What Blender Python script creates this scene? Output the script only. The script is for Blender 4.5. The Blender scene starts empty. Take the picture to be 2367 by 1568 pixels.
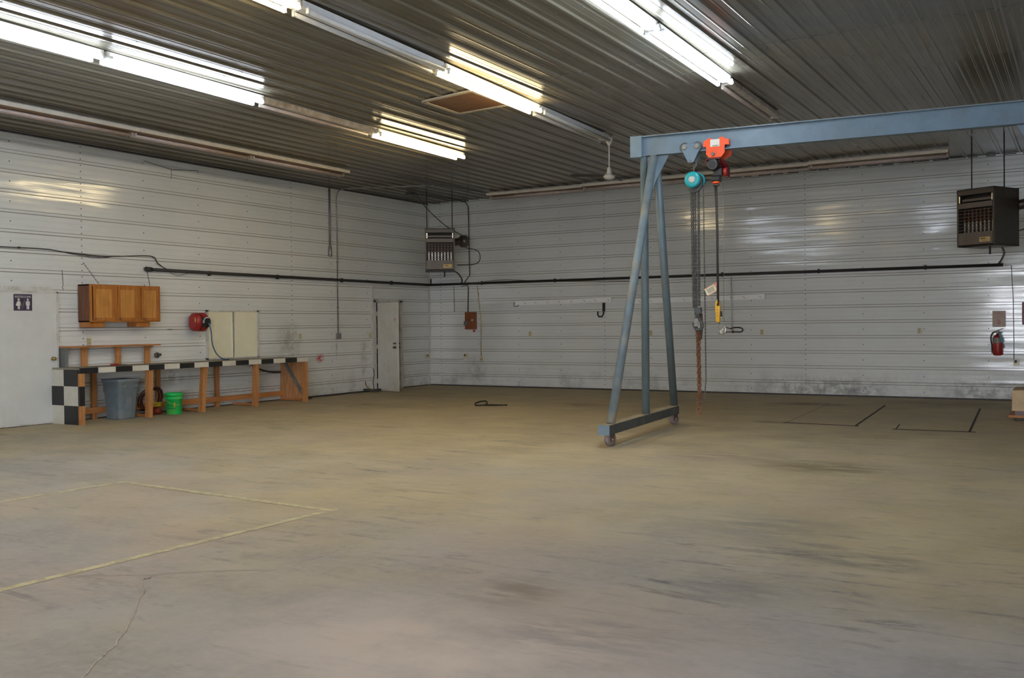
import bpy, math, random
from mathutils import Vector, Matrix
PI=math.pi
S=bpy.context.scene
C=S.collection
random.seed(7)
# ---------------------------------------------------------------- camera
cd=bpy.data.cameras.new('camera'); cam=bpy.data.objects.new('camera',cd); C.objects.link(cam); S.camera=cam
cd.sensor_width=36; cd.lens=2272.6/2367*36; cd.clip_start=.05; cd.clip_end=400
yaw,pitch,roll=.52922855,.01465223,-.00997972
fw=Vector((-math.sin(yaw)*math.cos(pitch),math.cos(yaw)*math.cos(pitch),-math.sin(pitch)))
rt=Vector((math.cos(yaw),math.sin(yaw),0)); up=rt.cross(fw)
r2=math.cos(roll)*rt+math.sin(roll)*up; u2=-math.sin(roll)*rt+math.cos(roll)*up
M=Matrix((r2,u2,-fw)).transposed().to_4x4(); M.translation=Vector((14.259,-20.271,1.499)); cam.matrix_world=M
# ---------------------------------------------------------------- world, daylight, exposure
TUBE_COLD=20.0; TUBE_WARM=19.0; SKY=9.5
W=bpy.data.worlds.new('world'); S.world=W; W.use_nodes=True
wn=W.node_tree; wn.nodes.clear()
wo=wn.nodes.new('ShaderNodeOutputWorld'); bg=wn.nodes.new('ShaderNodeBackground')
tc=wn.nodes.new('ShaderNodeTexCoord'); sp=wn.nodes.new('ShaderNodeSeparateXYZ'); cr=wn.nodes.new('ShaderNodeValToRGB')
wn.links.new(tc.outputs['Generated'],sp.inputs[0]); wn.links.new(sp.outputs['Z'],cr.inputs[0])
cr.color_ramp.elements[0].position=0.0; cr.color_ramp.elements[0].color=(.88,.90,.96,1)
cr.color_ramp.elements[1].position=.6; cr.color_ramp.elements[1].color=(.62,.72,.92,1)
wn.links.new(cr.outputs[0],bg.inputs[0]); bg.inputs[1].default_value=SKY; wn.links.new(bg.outputs[0],wo.inputs[0])
DX0,DX1,DZ,FY,RX=10.9,17.0,3.0,-23.6,18.9     # the open overhead door behind the camera
pd=bpy.data.lights.new('door_daylight','AREA'); pd.shape='RECTANGLE'; pd.size=DX1-DX0; pd.size_y=DZ; pd.cycles.is_portal=True
po=bpy.data.objects.new('door_daylight',pd); C.objects.link(po); po.location=((DX0+DX1)/2,FY-.12,DZ/2); po.rotation_euler=(PI/2,0,PI)
S.view_settings.view_transform='Standard'; S.view_settings.look='None'; S.view_settings.gamma=1
S.view_settings.use_curve_mapping=False; S.view_settings.exposure=0.93
# ---------------------------------------------------------------- materials
class NT:
    def __init__(s,name):
        s.m=bpy.data.materials.new(name); s.m.use_nodes=True; s.t=s.m.node_tree; s.b=s.t.nodes['Principled BSDF']
        s.o=s.t.nodes['Material Output']; s.co=s.t.nodes.new('ShaderNodeTexCoord').outputs['Object']
    def n(s,k,**kw):
        x=s.t.nodes.new(k)
        for a,b in kw.items(): setattr(x,a,b)
        return x
    def inp(s,sock,v):
        if isinstance(v,bpy.types.NodeSocket): s.t.links.new(v,sock)
        elif v is not None: sock.default_value=v
    def math(s,op,a,b=None,c=None,clamp=False):
        x=s.n('ShaderNodeMath',operation=op); x.use_clamp=clamp
        s.inp(x.inputs[0],a); s.inp(x.inputs[1],b); s.inp(x.inputs[2],c); return x.outputs[0]
    def mapping(s,loc=(0,0,0),rot=(0,0,0),sc=(1,1,1)):
        x=s.n('ShaderNodeMapping'); s.inp(x.inputs[0],s.co); x.inputs[1].default_value=loc; x.inputs[2].default_value=rot; x.inputs[3].default_value=sc
        return x.outputs[0]
    def noise(s,scale,detail=4,rough=.55,vec=None,dist=0):
        x=s.n('ShaderNodeTexNoise'); s.inp(x.inputs['Vector'],vec or s.co); x.inputs['Scale'].default_value=scale
        x.inputs['Detail'].default_value=detail; x.inputs['Roughness'].default_value=rough; x.inputs['Distortion'].default_value=dist
        return x.outputs['Fac']
    def rng(s,v,a,b,c=0,d=1):
        x=s.n('ShaderNodeMapRange',interpolation_type='SMOOTHSTEP'); s.inp(x.inputs[0],v)
        for i,q in enumerate((a,b,c,d)): x.inputs[i+1].default_value=q
        return x.outputs[0]
    def mix(s,f,a,b,mode='MIX'):
        x=s.n('ShaderNodeMix',data_type='RGBA',blend_type=mode); s.inp(x.inputs[0],f)
        for i,v in ((6,a),(7,b)):
            if isinstance(v,tuple): v=v if len(v)==4 else (*v,1)
            s.inp(x.inputs[i],v)
        return x.outputs[2]
    def blob(s,c,r,ax='xy'):
        # soft spot of colour around a place on a surface; r = radii in metres
        loc=[0,0,0]; sc=[0,0,0]
        for i,a in enumerate(ax):
            k='xyz'.index(a); sc[k]=1/r[i]; loc[k]=-c[i]/r[i]
        v=s.mapping(loc,(0,0,0),sc); x=s.n('ShaderNodeVectorMath',operation='LENGTH'); s.inp(x.inputs[0],v)
        return s.rng(x.outputs['Value'],1,.1)
    def xyz(s):
        x=s.n('ShaderNodeSeparateXYZ'); s.inp(x.inputs[0],s.co); return x.outputs
    def set(s,base=None,rough=None,metal=None,bump=None,bs=.3,bd=.01,spec=None,coat=None):
        for k,v in (('Base Color',base),('Roughness',rough),('Metallic',metal),('Specular IOR Level',spec),('Coat Weight',coat)):
            if isinstance(v,tuple) and len(v)==3: v=(*v,1)
            s.inp(s.b.inputs[k],v)
        if bump is not None:
            x=s.n('ShaderNodeBump'); x.inputs['Strength'].default_value=bs; x.inputs['Distance'].default_value=bd
            s.inp(x.inputs['Height'],bump); s.t.links.new(x.outputs[0],s.b.inputs['Normal'])
        return s.m
def P(name,col,rough=.5,metal=0,var=.18,scale=9,bump=0,dirt=None,spec=.5,amt=.5):
    t=NT(name); n=t.noise(scale,5)
    c=t.mix(t.rng(n,.3,.7),tuple(x*(1-var) for x in col),tuple(min(1,x*(1+var*.6)) for x in col))
    if dirt: c=t.mix(t.math('MULTIPLY',t.rng(t.noise(scale*.45,6,.65),.48,.68),amt),c,dirt)
    return t.set(base=c,rough=rough,metal=metal,spec=spec,bump=n if bump else None,bs=bump)
def wood(name,c1,c2,axis=2,rough=.55,sc=14):
    t=NT(name); s=[sc,sc,sc]; s[axis]=1.3
    v=t.mapping(sc=tuple(s)); n=t.noise(1.6,5,.6,v,.6); k=t.noise(3,3)
    c=t.mix(t.rng(n,.32,.68),c1,c2); c=t.mix(t.math('MULTIPLY',t.rng(k,.5,.75),.35),c,tuple(x*.45 for x in c1))
    return t.set(base=c,rough=rough,bump=n,bs=.15)
def emis(name,col,st):
    t=NT(name); t.set(base=(.9,.9,.9)); t.b.inputs['Emission Color'].default_value=(*col,1); t.b.inputs['Emission Strength'].default_value=st
    return t.m
RIB=.3048; RZ=.275; RXC=12.9
def wall_mat(name,ax):
    t=NT(name); X,Y,Z=t.xyz(); u=Y if ax=='y' else X
    n=t.noise(.8,5); c=t.mix(t.rng(n,.3,.7),(.70,.715,.705),(.745,.76,.745))
    # dark line along both edges of every rib
    f=t.math('FRACT',t.math('DIVIDE',t.math('SUBTRACT',Z,RZ-RIB/2),RIB))
    d=t.math('ABSOLUTE',t.math('SUBTRACT',t.math('ABSOLUTE',t.math('SUBTRACT',f,.5)),.083))
    ln=t.math('MULTIPLY',t.rng(d,.026,.010),t.rng(t.noise(.6,3),.2,.7,.55,.75))
    c=t.mix(ln,c,(.22,.195,.15))
    f3=t.math('ABSOLUTE',t.math('SUBTRACT',t.math('FRACT',t.math('DIVIDE',t.math('SUBTRACT',Z,RZ),RIB/3)),.5))
    c=t.mix(t.math('MULTIPLY',t.rng(f3,.47,.5),.0),c,(.2,.2,.2))
    # grime low on the wall
    low=t.math('MULTIPLY',t.rng(Z,.75,.0),t.rng(t.noise(2.2,6,.7),.42,.72))
    c=t.mix(t.math('MULTIPLY',low,.42),c,(.12,.11,.10))
    v=t.mapping(sc=(1.2,1.2,9) ); c=t.mix(t.math('MULTIPLY',t.rng(t.noise(1.5,5,.6,v),.55,.8),.12),c,(.30,.29,.25))
    if ax=='y':
        st=t.math('MULTIPLY',t.blob((-5.03,1.2),(.52,.62),'yz'),t.rng(t.noise(5,5),.25,.7)); c=t.mix(t.math('MULTIPLY',st,.55),c,(.22,.19,.12))
        rd=t.math('MULTIPLY',t.blob((-4.1,.81),(.19,.14),'yz'),t.rng(t.noise(14,5,.7),.3,.6)); c=t.mix(rd,c,(.5,.03,.04))
        st=t.math('MULTIPLY',t.blob((-2.6,.75),(.16,.75),'yz'),t.rng(t.noise(6,5),.35,.7)); c=t.mix(t.math('MULTIPLY',st,.55),c,(.24,.18,.10))
        st=t.math('MULTIPLY',t.blob((-3.55,1.0),(.05,.30),'yz'),t.rng(t.noise(9,5),.35,.6)); c=t.mix(t.math('MULTIPLY',st,.6),c,(.22,.16,.10))
        st=t.math('MULTIPLY',t.blob((-8.2,.62),(.8,.25),'yz'),t.rng(t.noise(5,6),.45,.6)); c=t.mix(t.math('MULTIPLY',st,.5),c,(.22,.17,.10))
    else:
        st=t.math('MULTIPLY',t.blob((1.35,.45),(.45,.4),'xz'),t.rng(t.noise(5,5),.3,.7)); c=t.mix(t.math('MULTIPLY',st,.5),c,(.24,.18,.12))
        for q in (10.2,12.6,9.2):
            st=t.math('MULTIPLY',t.blob((q,.16),(1.1,.34),'xz'),t.rng(t.noise(6,6,.7),.4,.62)); c=t.mix(t.math('MULTIPLY',st,.5),c,(.09,.085,.08))
    w=t.noise(1.0,1,.4,t.mapping(sc=(.7,.7,5)))
    return t.set(base=c,rough=t.rng(t.noise(3,4),.3,.7,.10,.15),spec=.7,bump=w,bs=.6,bd=.014)
def ceil_mat():
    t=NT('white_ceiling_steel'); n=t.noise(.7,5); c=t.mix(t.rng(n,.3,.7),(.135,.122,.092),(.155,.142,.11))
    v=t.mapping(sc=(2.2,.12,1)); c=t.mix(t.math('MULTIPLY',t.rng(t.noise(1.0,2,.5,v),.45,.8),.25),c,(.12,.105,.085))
    X,Y,Z=t.xyz()
    for y in (-9.45,-4.4):
        d=t.math('ABSOLUTE',t.math('ADD',Y,-y)); c=t.mix(t.math('MULTIPLY',t.rng(d,.02,.006),.6),c,(.07,.065,.06))
    for q in ((10.9,-9.3),(12.2,-7.0)):
        st=t.math('MULTIPLY',t.blob(q,(.5,.5)),t.rng(t.noise(4,5),.35,.65)); c=t.mix(t.math('MULTIPLY',st,.5),c,(.10,.08,.05))
    w=t.noise(1.0,0,.4,t.mapping(sc=(3,.30,1)))
    return t.set(base=c,rough=t.rng(t.noise(.6,1),.3,.7,.16,.22),spec=.55,bump=w,bs=.25,bd=.012)
def floor_mat():
    t=NT('dusty_concrete'); rot=(0,0,-yaw)
    big=t.noise(.28,5,.6); med=t.noise(1.4,6,.62); fine=t.noise(14,6,.7)
    v=t.mapping(rot=(0,0,-.62),sc=(.55,3.2,1)); st=t.noise(1.3,7,.66,v,.35)
    v2=t.mapping(rot=(0,0,-.25),sc=(.9,4.5,1)); st2=t.noise(1.3,7,.72,v2,.5)
    X,Y,Z=t.xyz()
    tan_share=t.math('ADD',t.rng(big,.35,.65,-.25,.45),t.rng(Y,-16.5,-9.5,.25,1.0),clamp=True)  # tan grows towards the back wall, greyer towards the front
    grey=t.mix(t.rng(med,.3,.7),(.30,.285,.275),(.40,.375,.355))
    tan=t.mix(t.rng(med,.3,.7),(.41,.33,.19),(.54,.45,.275))
    c=t.mix(tan_share,grey,tan)
    c=t.mix(t.math('MULTIPLY',t.rng(st,.52,.74),.36),c,(.22,.205,.18))
    c=t.mix(t.math('MULTIPLY',t.rng(t.noise(.55,6,.6,t.mapping(loc=(5,3,0))),.5,.7),.5),c,(.46,.355,.275))
    m=t.math('MULTIPLY',t.rng(st2,.53,.68),t.math('MAXIMUM',t.math('MULTIPLY',t.rng(t.noise(.5,3,.5,t.mapping(loc=(3.3,1.7,0))),.42,.62),.65),t.blob((12.6,-14.6),(2.4,2.2))))
    c=t.mix(t.math('MULTIPLY',m,.9),c,(.085,.09,.095))
    c=t.mix(t.math('MULTIPLY',t.rng(fine,.35,.75),.34),c,(.50,.47,.42))
    c=t.mix(t.math('MULTIPLY',t.rng(t.noise(3.4,7,.72,t.mapping(rot=(0,0,-.5),sc=(.8,2.2,1))),.54,.70),.45),c,(.19,.185,.175))
    # stains and one spot of painted light, with places of their own
    for q,r,k,col in (((11.8,-16.5),(1.8,1.2),.85,(.68,.56,.47)),((12.0,-15.6),(1.3,.7),.5,(.50,.39,.30)),((11.0,-14.3),(1.6,.8),.35,(.46,.37,.28)),((10.0,-12.3),(2.2,1.4),.4,(.47,.39,.27))):  # first spot paints the bright foreground light into the floor colour
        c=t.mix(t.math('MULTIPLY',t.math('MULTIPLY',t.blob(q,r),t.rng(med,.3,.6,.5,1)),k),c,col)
    for q,r,k,col in (((11.5,-15.5),(.42,.5),.55,(.17,.12,.075)),((11.9,-9.95),(1.1,.75),.75,(.15,.115,.065)),((10.9,-9.6),(1.1,.8),.4,(.19,.15,.09)),
                      ((3.1,-5.6),(1.5,.9),.5,(.25,.17,.08)),((6.2,-3.9),(.7,.6),.6,(.17,.12,.06)),((1.7,-3.2),(1.2,1.2),.3,(.22,.17,.1)),
                      ((9.95,-2.15),(1.1,.5),.75,(.05,.045,.04)),((12.3,-1.2),(2.2,1.4),.55,(.13,.11,.08)),((10.2,-5.6),(.5,.3),.6,(.08,.06,.04)),
                      ((13.05,-13.9),(.55,.30),.8,(.09,.10,.11)),((12.55,-14.9),(.5,.4),.5,(.14,.14,.14)),((12.2,-13.2),(1.0,.8),.45,(.16,.165,.165)),((12.1,-16.1),(.9,.6),.5,(.15,.15,.15)),
                      ((.5,-2.9),(.8,1.2),.35,(.14,.11,.08)),((.55,-8.5),(.8,2.2),.45,(.16,.125,.085))):
        b=t.math('MULTIPLY',t.blob(q,r),t.rng(t.noise(3.2,6,.65,t.mapping(rot=(0,0,-.6),sc=(.6,2,1))),.30,.62)); c=t.mix(t.math('MULTIPLY',b,k),c,col)
    h=t.math('ADD',fine,t.math('MULTIPLY',med,2))
    return t.set(base=c,rough=t.rng(med,.3,.7,.62,.82),bump=h,bs=.12,bd=.01,spec=.3)
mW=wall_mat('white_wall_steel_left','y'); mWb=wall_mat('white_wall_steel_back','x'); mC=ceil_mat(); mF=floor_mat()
mScrew=P('dark_screw',(.10,.09,.08),.5)
mTrimW=P('white_trim_steel',(.62,.62,.59),.4,var=.08,dirt=(.3,.27,.2))
mDoor=P('dirty_white_door_paint',(.66,.65,.61),.38,var=.06,scale=4,dirt=(.48,.43,.32),amt=.45)
mDoor2=P('clean_white_door_paint',(.66,.67,.66),.42,var=.05,scale=3,dirt=(.5,.5,.49),amt=.4)
mBoardW=P('bright_white_board',(.90,.90,.90),.5,var=.03)
mDark=P('dark_void',(.02,.02,.022),.9)
mPane=P('cream_pane',(.86,.83,.64),.16,var=.06,scale=1.5,dirt=(.55,.50,.33),amt=.4)
mCold=emis('cold_tube_light',(.80,.89,1.0),TUBE_COLD); mWarm=emis('warm_tube_light',(1.0,.78,.42),TUBE_WARM)
mOff=P('unlit_tube_glass',(.66,.67,.68),.15,var=.05); mPink=P('old_pinkish_tube',(.62,.51,.47),.25,var=.12)
mFix=P('white_fixture_enamel',(.70,.71,.72),.3,var=.05); mFixD=P('dirty_fixture_enamel',(.58,.54,.49),.45,dirt=(.25,.14,.07))
mCream=P('cream_painted_edge',(.78,.72,.62),.4,var=.08); mBrown=P('brown_fixture_underside',(.26,.155,.075),.5,var=.25,scale=4)
mBlk=P('black_paint',(.018,.018,.02),.35); mWht=P('white_paint',(.68,.66,.58),.4,var=.05,dirt=(.5,.47,.4),amt=.3)
mPipe=P('black_iron_pipe',(.028,.024,.022),.5); mCond=P('galvanized_conduit',(.30,.30,.30),.4,metal=.6); mCondD=P('dull_conduit',(.09,.09,.09),.5,metal=.3)
mBlueL=P('blue_grey_leg_paint',(.125,.175,.205),.42,var=.12,scale=5,dirt=(.17,.16,.13),amt=.4)
mBlue=P('blue_grey_paint',(.165,.24,.31),.42,var=.12,scale=5,dirt=(.16,.17,.17),amt=.35)
mBlueD=P('blue_grey_dusty_paint',(.16,.21,.245),.6,var=.2,scale=5,dirt=(.33,.27,.17),amt=.55)
mDustTop=P('tan_dust_on_steel',(.36,.30,.20),.85,var=.2)
mBaseB=P('dark_slate_paint',(.055,.07,.08),.5,var=.3,dirt=(.15,.14,.12))
mRust=P('rusty_chain_steel',(.23,.095,.045),.75,var=.35,scale=30,dirt=(.10,.06,.04))
mChain=P('grey_chain_steel',(.16,.15,.14),.5,metal=.6,var=.4,scale=40)
mSteel=P('dark_hook_steel',(.08,.085,.09),.45,metal=.4,var=.3,dirt=(.25,.2,.14)); mBright=P('bright_zinc_steel',(.62,.61,.58),.28,metal=.85)
mTeal=P('teal_enamel',(.015,.36,.40),.3,var=.08); mSilver=P('silver_badge',(.55,.55,.53),.4,metal=.5,var=.3,scale=60)
mOrange=P('bright_orange_paint',(.92,.105,.022),.4,var=.06); mRedD=P('dark_red_paint',(.13,.012,.015),.4); mRed=P('red_plastic',(.36,.018,.018),.38,var=.12)
mYel=P('yellow_plastic',(.80,.42,.02),.4,var=.06); mTagW=P('tag_card',(.86,.80,.58),.6); mTagR=P('tag_red',(.62,.12,.05),.6)
mLabel=P('white_sticker',(.72,.72,.66),.4,var=.05); mInk=P('ink',(.06,.06,.07),.6)
mOak=wood('honey_oak',(.36,.125,.022),(.50,.20,.045),2,.32); mOakD=wood('dark_oak_side',(.13,.042,.012),(.20,.07,.02),2,.4)
mPine=wood('orange_pine_post',(.42,.175,.055),(.56,.27,.10),2,.6); mPineY=wood('orange_pine_rail',(.40,.155,.045),(.52,.23,.08),1,.6)
mPly=wood('worn_plywood',(.42,.19,.075),(.58,.32,.15),2,.6,9); mTop=P('dusty_grey_bench_top',(.30,.27,.20),.6,var=.2,scale=5,dirt=(.17,.15,.12))
mGreyW=P('grey_board',(.17,.18,.18),.6); mCan=P('grey_blue_plastic',(.17,.215,.255),.45,var=.12,dirt=(.27,.26,.23),amt=.4)
mGreen=P('green_plastic',(.012,.52,.11),.38,var=.08,dirt=(.28,.40,.05),amt=.4)
mHoseB=P('blue_hose',(.05,.13,.30),.4); mHoseR=P('dark_red_hose',(.075,.022,.022),.5); mHoseY=P('yellow_cable',(.50,.38,.03),.5); mCordK=P('dusty_black_cord',(.045,.040,.036),.6)
mHeat=P('brown_heater_enamel',(.060,.047,.037),.4,var=.1); mHeatL=P('light_brown_heater_enamel',(.125,.097,.082),.42,var=.12)
mHeatI=P('heater_interior',(.014,.010,.009),.6); mFin=P('aluminium_fin',(.30,.28,.27),.3,metal=.6,var=.35,scale=30); mFinR=P('red_brown_fin',(.11,.035,.022),.5)
mGold=P('yellow_label',(.62,.42,.15),.5,var=.1); mDuct=P('tarnished_duct',(.14,.12,.105),.35,metal=.7)
mIvory=P('ivory_plastic',(.56,.50,.30),.45,var=.08); mIvoryL=P('cream_plastic',(.66,.58,.40),.4)
mPurple=P('dark_purple_sign',(.060,.045,.085),.35); mSignW=P('sign_white',(.75,.75,.74),.4)
mPanelB=wood('brown_backboard',(.20,.06,.022),(.28,.09,.035),2,.5); mFanW=P('white_fan_enamel',(.62,.60,.54),.25,var=.05); mFanB=P('dark_fan_blade',(.05,.046,.042),.5)
mPaper=P('faded_sign_card',(.46,.36,.30),.5,var=.12,scale=20); mPaperR=P('faded_red_print',(.42,.17,.14),.5); mTan=P('tan_cardboard',(.60,.44,.26),.7,var=.08)
mYPaint=NT('faded_yellow_floor_paint'); _n=mYPaint.noise(11,5,.7); _c=mYPaint.mix(mYPaint.rng(_n,.38,.62),(.42,.37,.25),(.60,.55,.32)); mYPaint=mYPaint.set(base=_c,rough=.7)
mCrack=P('pale_crack_filler',(.50,.43,.36),.8); mGroove=P('dark_floor_joint',(.035,.03,.027),.9); mHatch=wood('brown_hatch_board',(.15,.07,.03),(.21,.10,.045),0,.6)
mOutC=P('outdoor_concrete',(.5,.5,.48),.8); mBase=P('dark_base_trim',(.055,.05,.05),.6,var=.3)
# ---------------------------------------------------------------- mesh builder
def frame(d):
    d=Vector(d).normalized(); a=Vector((0,0,1)) if abs(d.z)<.9 else Vector((1,0,0)); u=d.cross(a).normalized(); return u,d.cross(u)
class MB:
    def __init__(s): s.v=[]; s.f=[]; s.mi=[]; s.cur=0; s.sm=[]; s.smooth=False
    def _f(s,f): s.f.append(f); s.mi.append(s.cur); s.sm.append(s.smooth)
    def box(s,a,b,M=None):
        i=len(s.v); a=Vector(a); b=Vector(b)
        for x in (a.x,b.x):
            for y in (a.y,b.y):
                for z in (a.z,b.z):
                    q=Vector((x,y,z)); s.v.append(M@q if M else q)
        k=s.smooth; s.smooth=False
        for f in ((0,1,3,2),(4,6,7,5),(0,4,5,1),(2,3,7,6),(0,2,6,4),(1,5,7,3)): s._f([i+j for j in f])
        s.smooth=k; return s
    def bar(s,p,q,w,h,roll=None):
        # square bar from p to q
        p=Vector(p); q=Vector(q); d=(q-p).normalized()
        u,v=frame(d)
        if roll: u=Vector(roll); u=(u-u.dot(d)*d).normalized(); v=d.cross(u)
        i=len(s.v)
        for c in (p,q):
            for a,b in ((-1,-1),(1,-1),(1,1),(-1,1)): s.v.append(c+u*a*w/2+v*b*h/2)
        for f in ((3,2,1,0),(4,5,6,7),(0,1,5,4),(1,2,6,5),(2,3,7,6),(3,0,4,7)): s._f([i+j for j in f])
        return s
    def rings(s,R,cap=True,closed=False):
        n=len(R[0]); i=len(s.v)
        for r in R: s.v+= [Vector(p) for p in r]
        k=len(R); s.smooth=True
        for a in range(k if closed else k-1):
            b=(a+1)%k
            for j in range(n): s._f([i+a*n+j,i+a*n+(j+1)%n,i+b*n+(j+1)%n,i+b*n+j])
        s.smooth=False
        if cap and not closed: s._f([i+j for j in range(n)][::-1]); s._f([i+(k-1)*n+j for j in range(n)])
        return s
    def cyl(s,p,q,r,r1=None,n=14,cap=True):
        return s.lathe(p,Vector(q)-Vector(p),[(0,r),(1,r if r1 is None else r1)],n,cap)
    def lathe(s,o,d,prof,n=20,cap=True):
        o=Vector(o); d=Vector(d); u,v=frame(d)
        return s.rings([[o+d*t+(u*math.cos(2*PI*j/n)+v*math.sin(2*PI*j/n))*max(r,1e-4) for j in range(n)] for t,r in prof],cap)
    def tube(s,pts,r,n=8,closed=False,sub=0):
        P_=[Vector(p) for p in pts]
        if sub and len(P_)>2:
            Q=[]; m=len(P_); 
            for k in range(m if closed else m-1):
                g=lambda j: P_[j%m] if closed else P_[min(max(j,0),m-1)]
                a,b,c,d=g(k-1),g(k),g(k+1),g(k+2)
                for q in range(sub):
                    t=q/sub; Q.append(.5*((2*b)+(c-a)*t+(2*a-5*b+4*c-d)*t*t+(3*b-a-3*c+d)*t**3))
            if not closed: Q.append(P_[-1])
            P_=Q
        R=[]; u=None; m=len(P_)
        for k in range(m):
            a=P_[k-1] if (k or closed) else P_[k]; b=P_[(k+1)%m] if (k<m-1 or closed) else P_[k]
            d=(b-a).normalized()
            if u is None: u,_=frame(d)
            u=(u-u.dot(d)*d).normalized(); w=d.cross(u)
            R.append([P_[k]+(u*math.cos(2*PI*j/n)+w*math.sin(2*PI*j/n))*r for j in range(n)])
        return s.rings(R,True,closed)
    def prism(s,poly,d):
        # poly: planar list of points, d: extrusion
        i=len(s.v); n=len(poly); d=Vector(d)
        s.v+=[Vector(p) for p in poly]+[Vector(p)+d for p in poly]
        s._f([i+j for j in range(n)][::-1]); s._f([i+n+j for j in range(n)])
        for j in range(n): s._f([i+j,i+(j+1)%n,i+n+(j+1)%n,i+n+j])
        return s
    def chain(s,p,q,L,w,r,rnd=0):
        # links of length L, width w, wire radius r between two points
        p=Vector(p); q=Vector(q); d=q-p; D=d.length; d.normalize(); u,v=frame(d)
        pit=L-2.6*r; k=max(1,int(D/pit))
        for a in range(k):
            c=p+d*(a+.5)*D/k; e=u if a%2 else v
            if rnd: e=(e+(v if a%2 else u)*random.uniform(-rnd,rnd)).normalized()
            loop=[]
            for j in range(8):
                t=2*PI*j/8; loop.append(c+d*math.cos(t)*(L/2-r)*(1.0)+e*math.sin(t)*(w/2-r))
            s.tube(loop,r,4,closed=True)
        return s
    def build(s,name,mats,parent=None,world=True,loc=None,bev=0):
        # world=True: vertices are given in world space; otherwise in the parent's local space
        if not isinstance(mats,(list,tuple)): mats=[mats]
        o=Vector((0,0,0))
        if parent is not None:
            r=parent
            while r.parent: r=r.parent
            inv=r.matrix_basis.inverted() if world else None
            vs=[inv@p for p in s.v] if world else s.v
        else:
            if loc is None:
                xs=[p.x for p in s.v]; ys=[p.y for p in s.v]; zs=[p.z for p in s.v]
                o=Vector(((min(xs)+max(xs))/2,(min(ys)+max(ys))/2,min(zs)))
            else: o=Vector(loc)
            vs=[p-o for p in s.v]
        me=bpy.data.meshes.new(name); me.from_pydata([tuple(p) for p in vs],[],s.f)
        for m in mats: me.materials.append(m)
        me.polygons.foreach_set('material_index',s.mi); me.polygons.foreach_set('use_smooth',s.sm); me.update()
        import bmesh
        b=bmesh.new(); b.from_mesh(me); bmesh.ops.recalc_face_normals(b,faces=b.faces); b.to_mesh(me); b.free()
        ob=bpy.data.objects.new(name,me); C.objects.link(ob)
        if parent is not None: ob.parent=parent
        else: ob.location=o
        if bev:
            m=ob.modifiers.new('bevel','BEVEL'); m.width=bev; m.segments=2; m.limit_method='ANGLE'; m.angle_limit=math.radians(50)
        return ob
def tag(o,label,cat,group=None,kind=None):
    if label: o['label']=label
    if cat: o['category']=cat
    if group: o['group']=group
    if kind: o['kind']=kind
    return o
def thing(name,loc,label,cat,group=None,rz=0,kind=None):
    o=bpy.data.objects.new(name,None); C.objects.link(o); o.empty_display_size=.1; o.location=loc; o.rotation_euler=(0,0,rz)
    o.matrix_basis=Matrix.Translation(Vector(loc))@Matrix.Rotation(rz,4,'Z')
    return tag(o,label,cat,group,kind)
def struct(o): o['kind']='structure'; return o
def B(a,b,M=None): return MB().box(a,b,M)
def dup(root,loc,rz,label):
    r=root.copy(); C.objects.link(r); r.location=loc; r.rotation_euler=(0,0,rz); r['label']=label
    for ch in list(root.children):
        c=ch.copy(); C.objects.link(c); c.parent=r
        for g in list(ch.children): d=g.copy(); C.objects.link(d); d.parent=c
    return r
def text(body,size,mat,name,parent,org,ux,uy,extr=.001,align='CENTER'):
    cu=bpy.data.curves.new('t','FONT'); cu.body=body; cu.size=size; cu.extrude=extr; cu.align_x=align; cu.resolution_u=3
    to=bpy.data.objects.new('t',cu); C.objects.link(to); bpy.context.view_layer.update()
    dg=bpy.context.evaluated_depsgraph_get(); me=bpy.data.meshes.new_from_object(to.evaluated_get(dg)); bpy.data.objects.remove(to)
    ux=Vector(ux); uy=Vector(uy); uz=ux.cross(uy); org=Vector(org)
    r=parent
    while r.parent: r=r.parent
    inv=r.matrix_basis.inverted()
    for v in me.vertices: v.co=inv@(org+ux*v.co.x+uy*v.co.y+uz*v.co.z)
    me.materials.clear(); me.materials.append(mat); ob=bpy.data.objects.new(name,me); C.objects.link(ob); ob.parent=parent; return ob
# ---------------------------------------------------------------- room shell
CH=4.57
def ribprof(a,b,c0,h,base,top,minor=True,hm=.0035):
    pts=[(a,0)]; k=math.ceil((a-c0)/RIB)-1
    while c0+k*RIB<b+RIB:
        c=c0+k*RIB
        q=[(c-base/2,0),(c-top/2,h),(c+top/2,h),(c+base/2,0)]
        if minor:
            for e in (1/3,2/3):
                m=c+RIB*e; q+=[(m-.016,0),(m-.007,hm),(m+.007,hm),(m+.016,0)]
        pts+=[p for p in q if a+.0005<p[0]<b-.0005]; k+=1
    pts.append((b,0)); return pts
def wallseg(m,ax,s0,s1,z0,z1,sgn,pos,mb):
    # ribbed sheet; ax = direction of the wall run, pos = plane coordinate, sgn = side the ribs stand out to
    pr=ribprof(z0,z1,RZ,.017,.058,.036); i=len(mb.v)
    for s_ in (s0,s1):
        for z,d in pr:
            p=(pos+sgn*d,s_,z) if ax=='y' else (s_,pos+sgn*d,z); mb.v.append(Vector(p))
    n=len(pr)
    for j in range(n-1): mb._f([i+j,i+j+1,i+n+j+1,i+n+j])
def backing(mb,a,b): mb.box(a,b)
wl=MB()
for y0,y1,z0,z1 in ((FY,-2.14,0,CH),(-1.27,0,0,CH),(-2.14,-1.27,2.04,CH)): wallseg(None,'y',y0,y1,z0,z1,1,0,wl); wl.box((-.12,y0,z0),(-.001,y1,z1))
wl.cur=1
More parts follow.
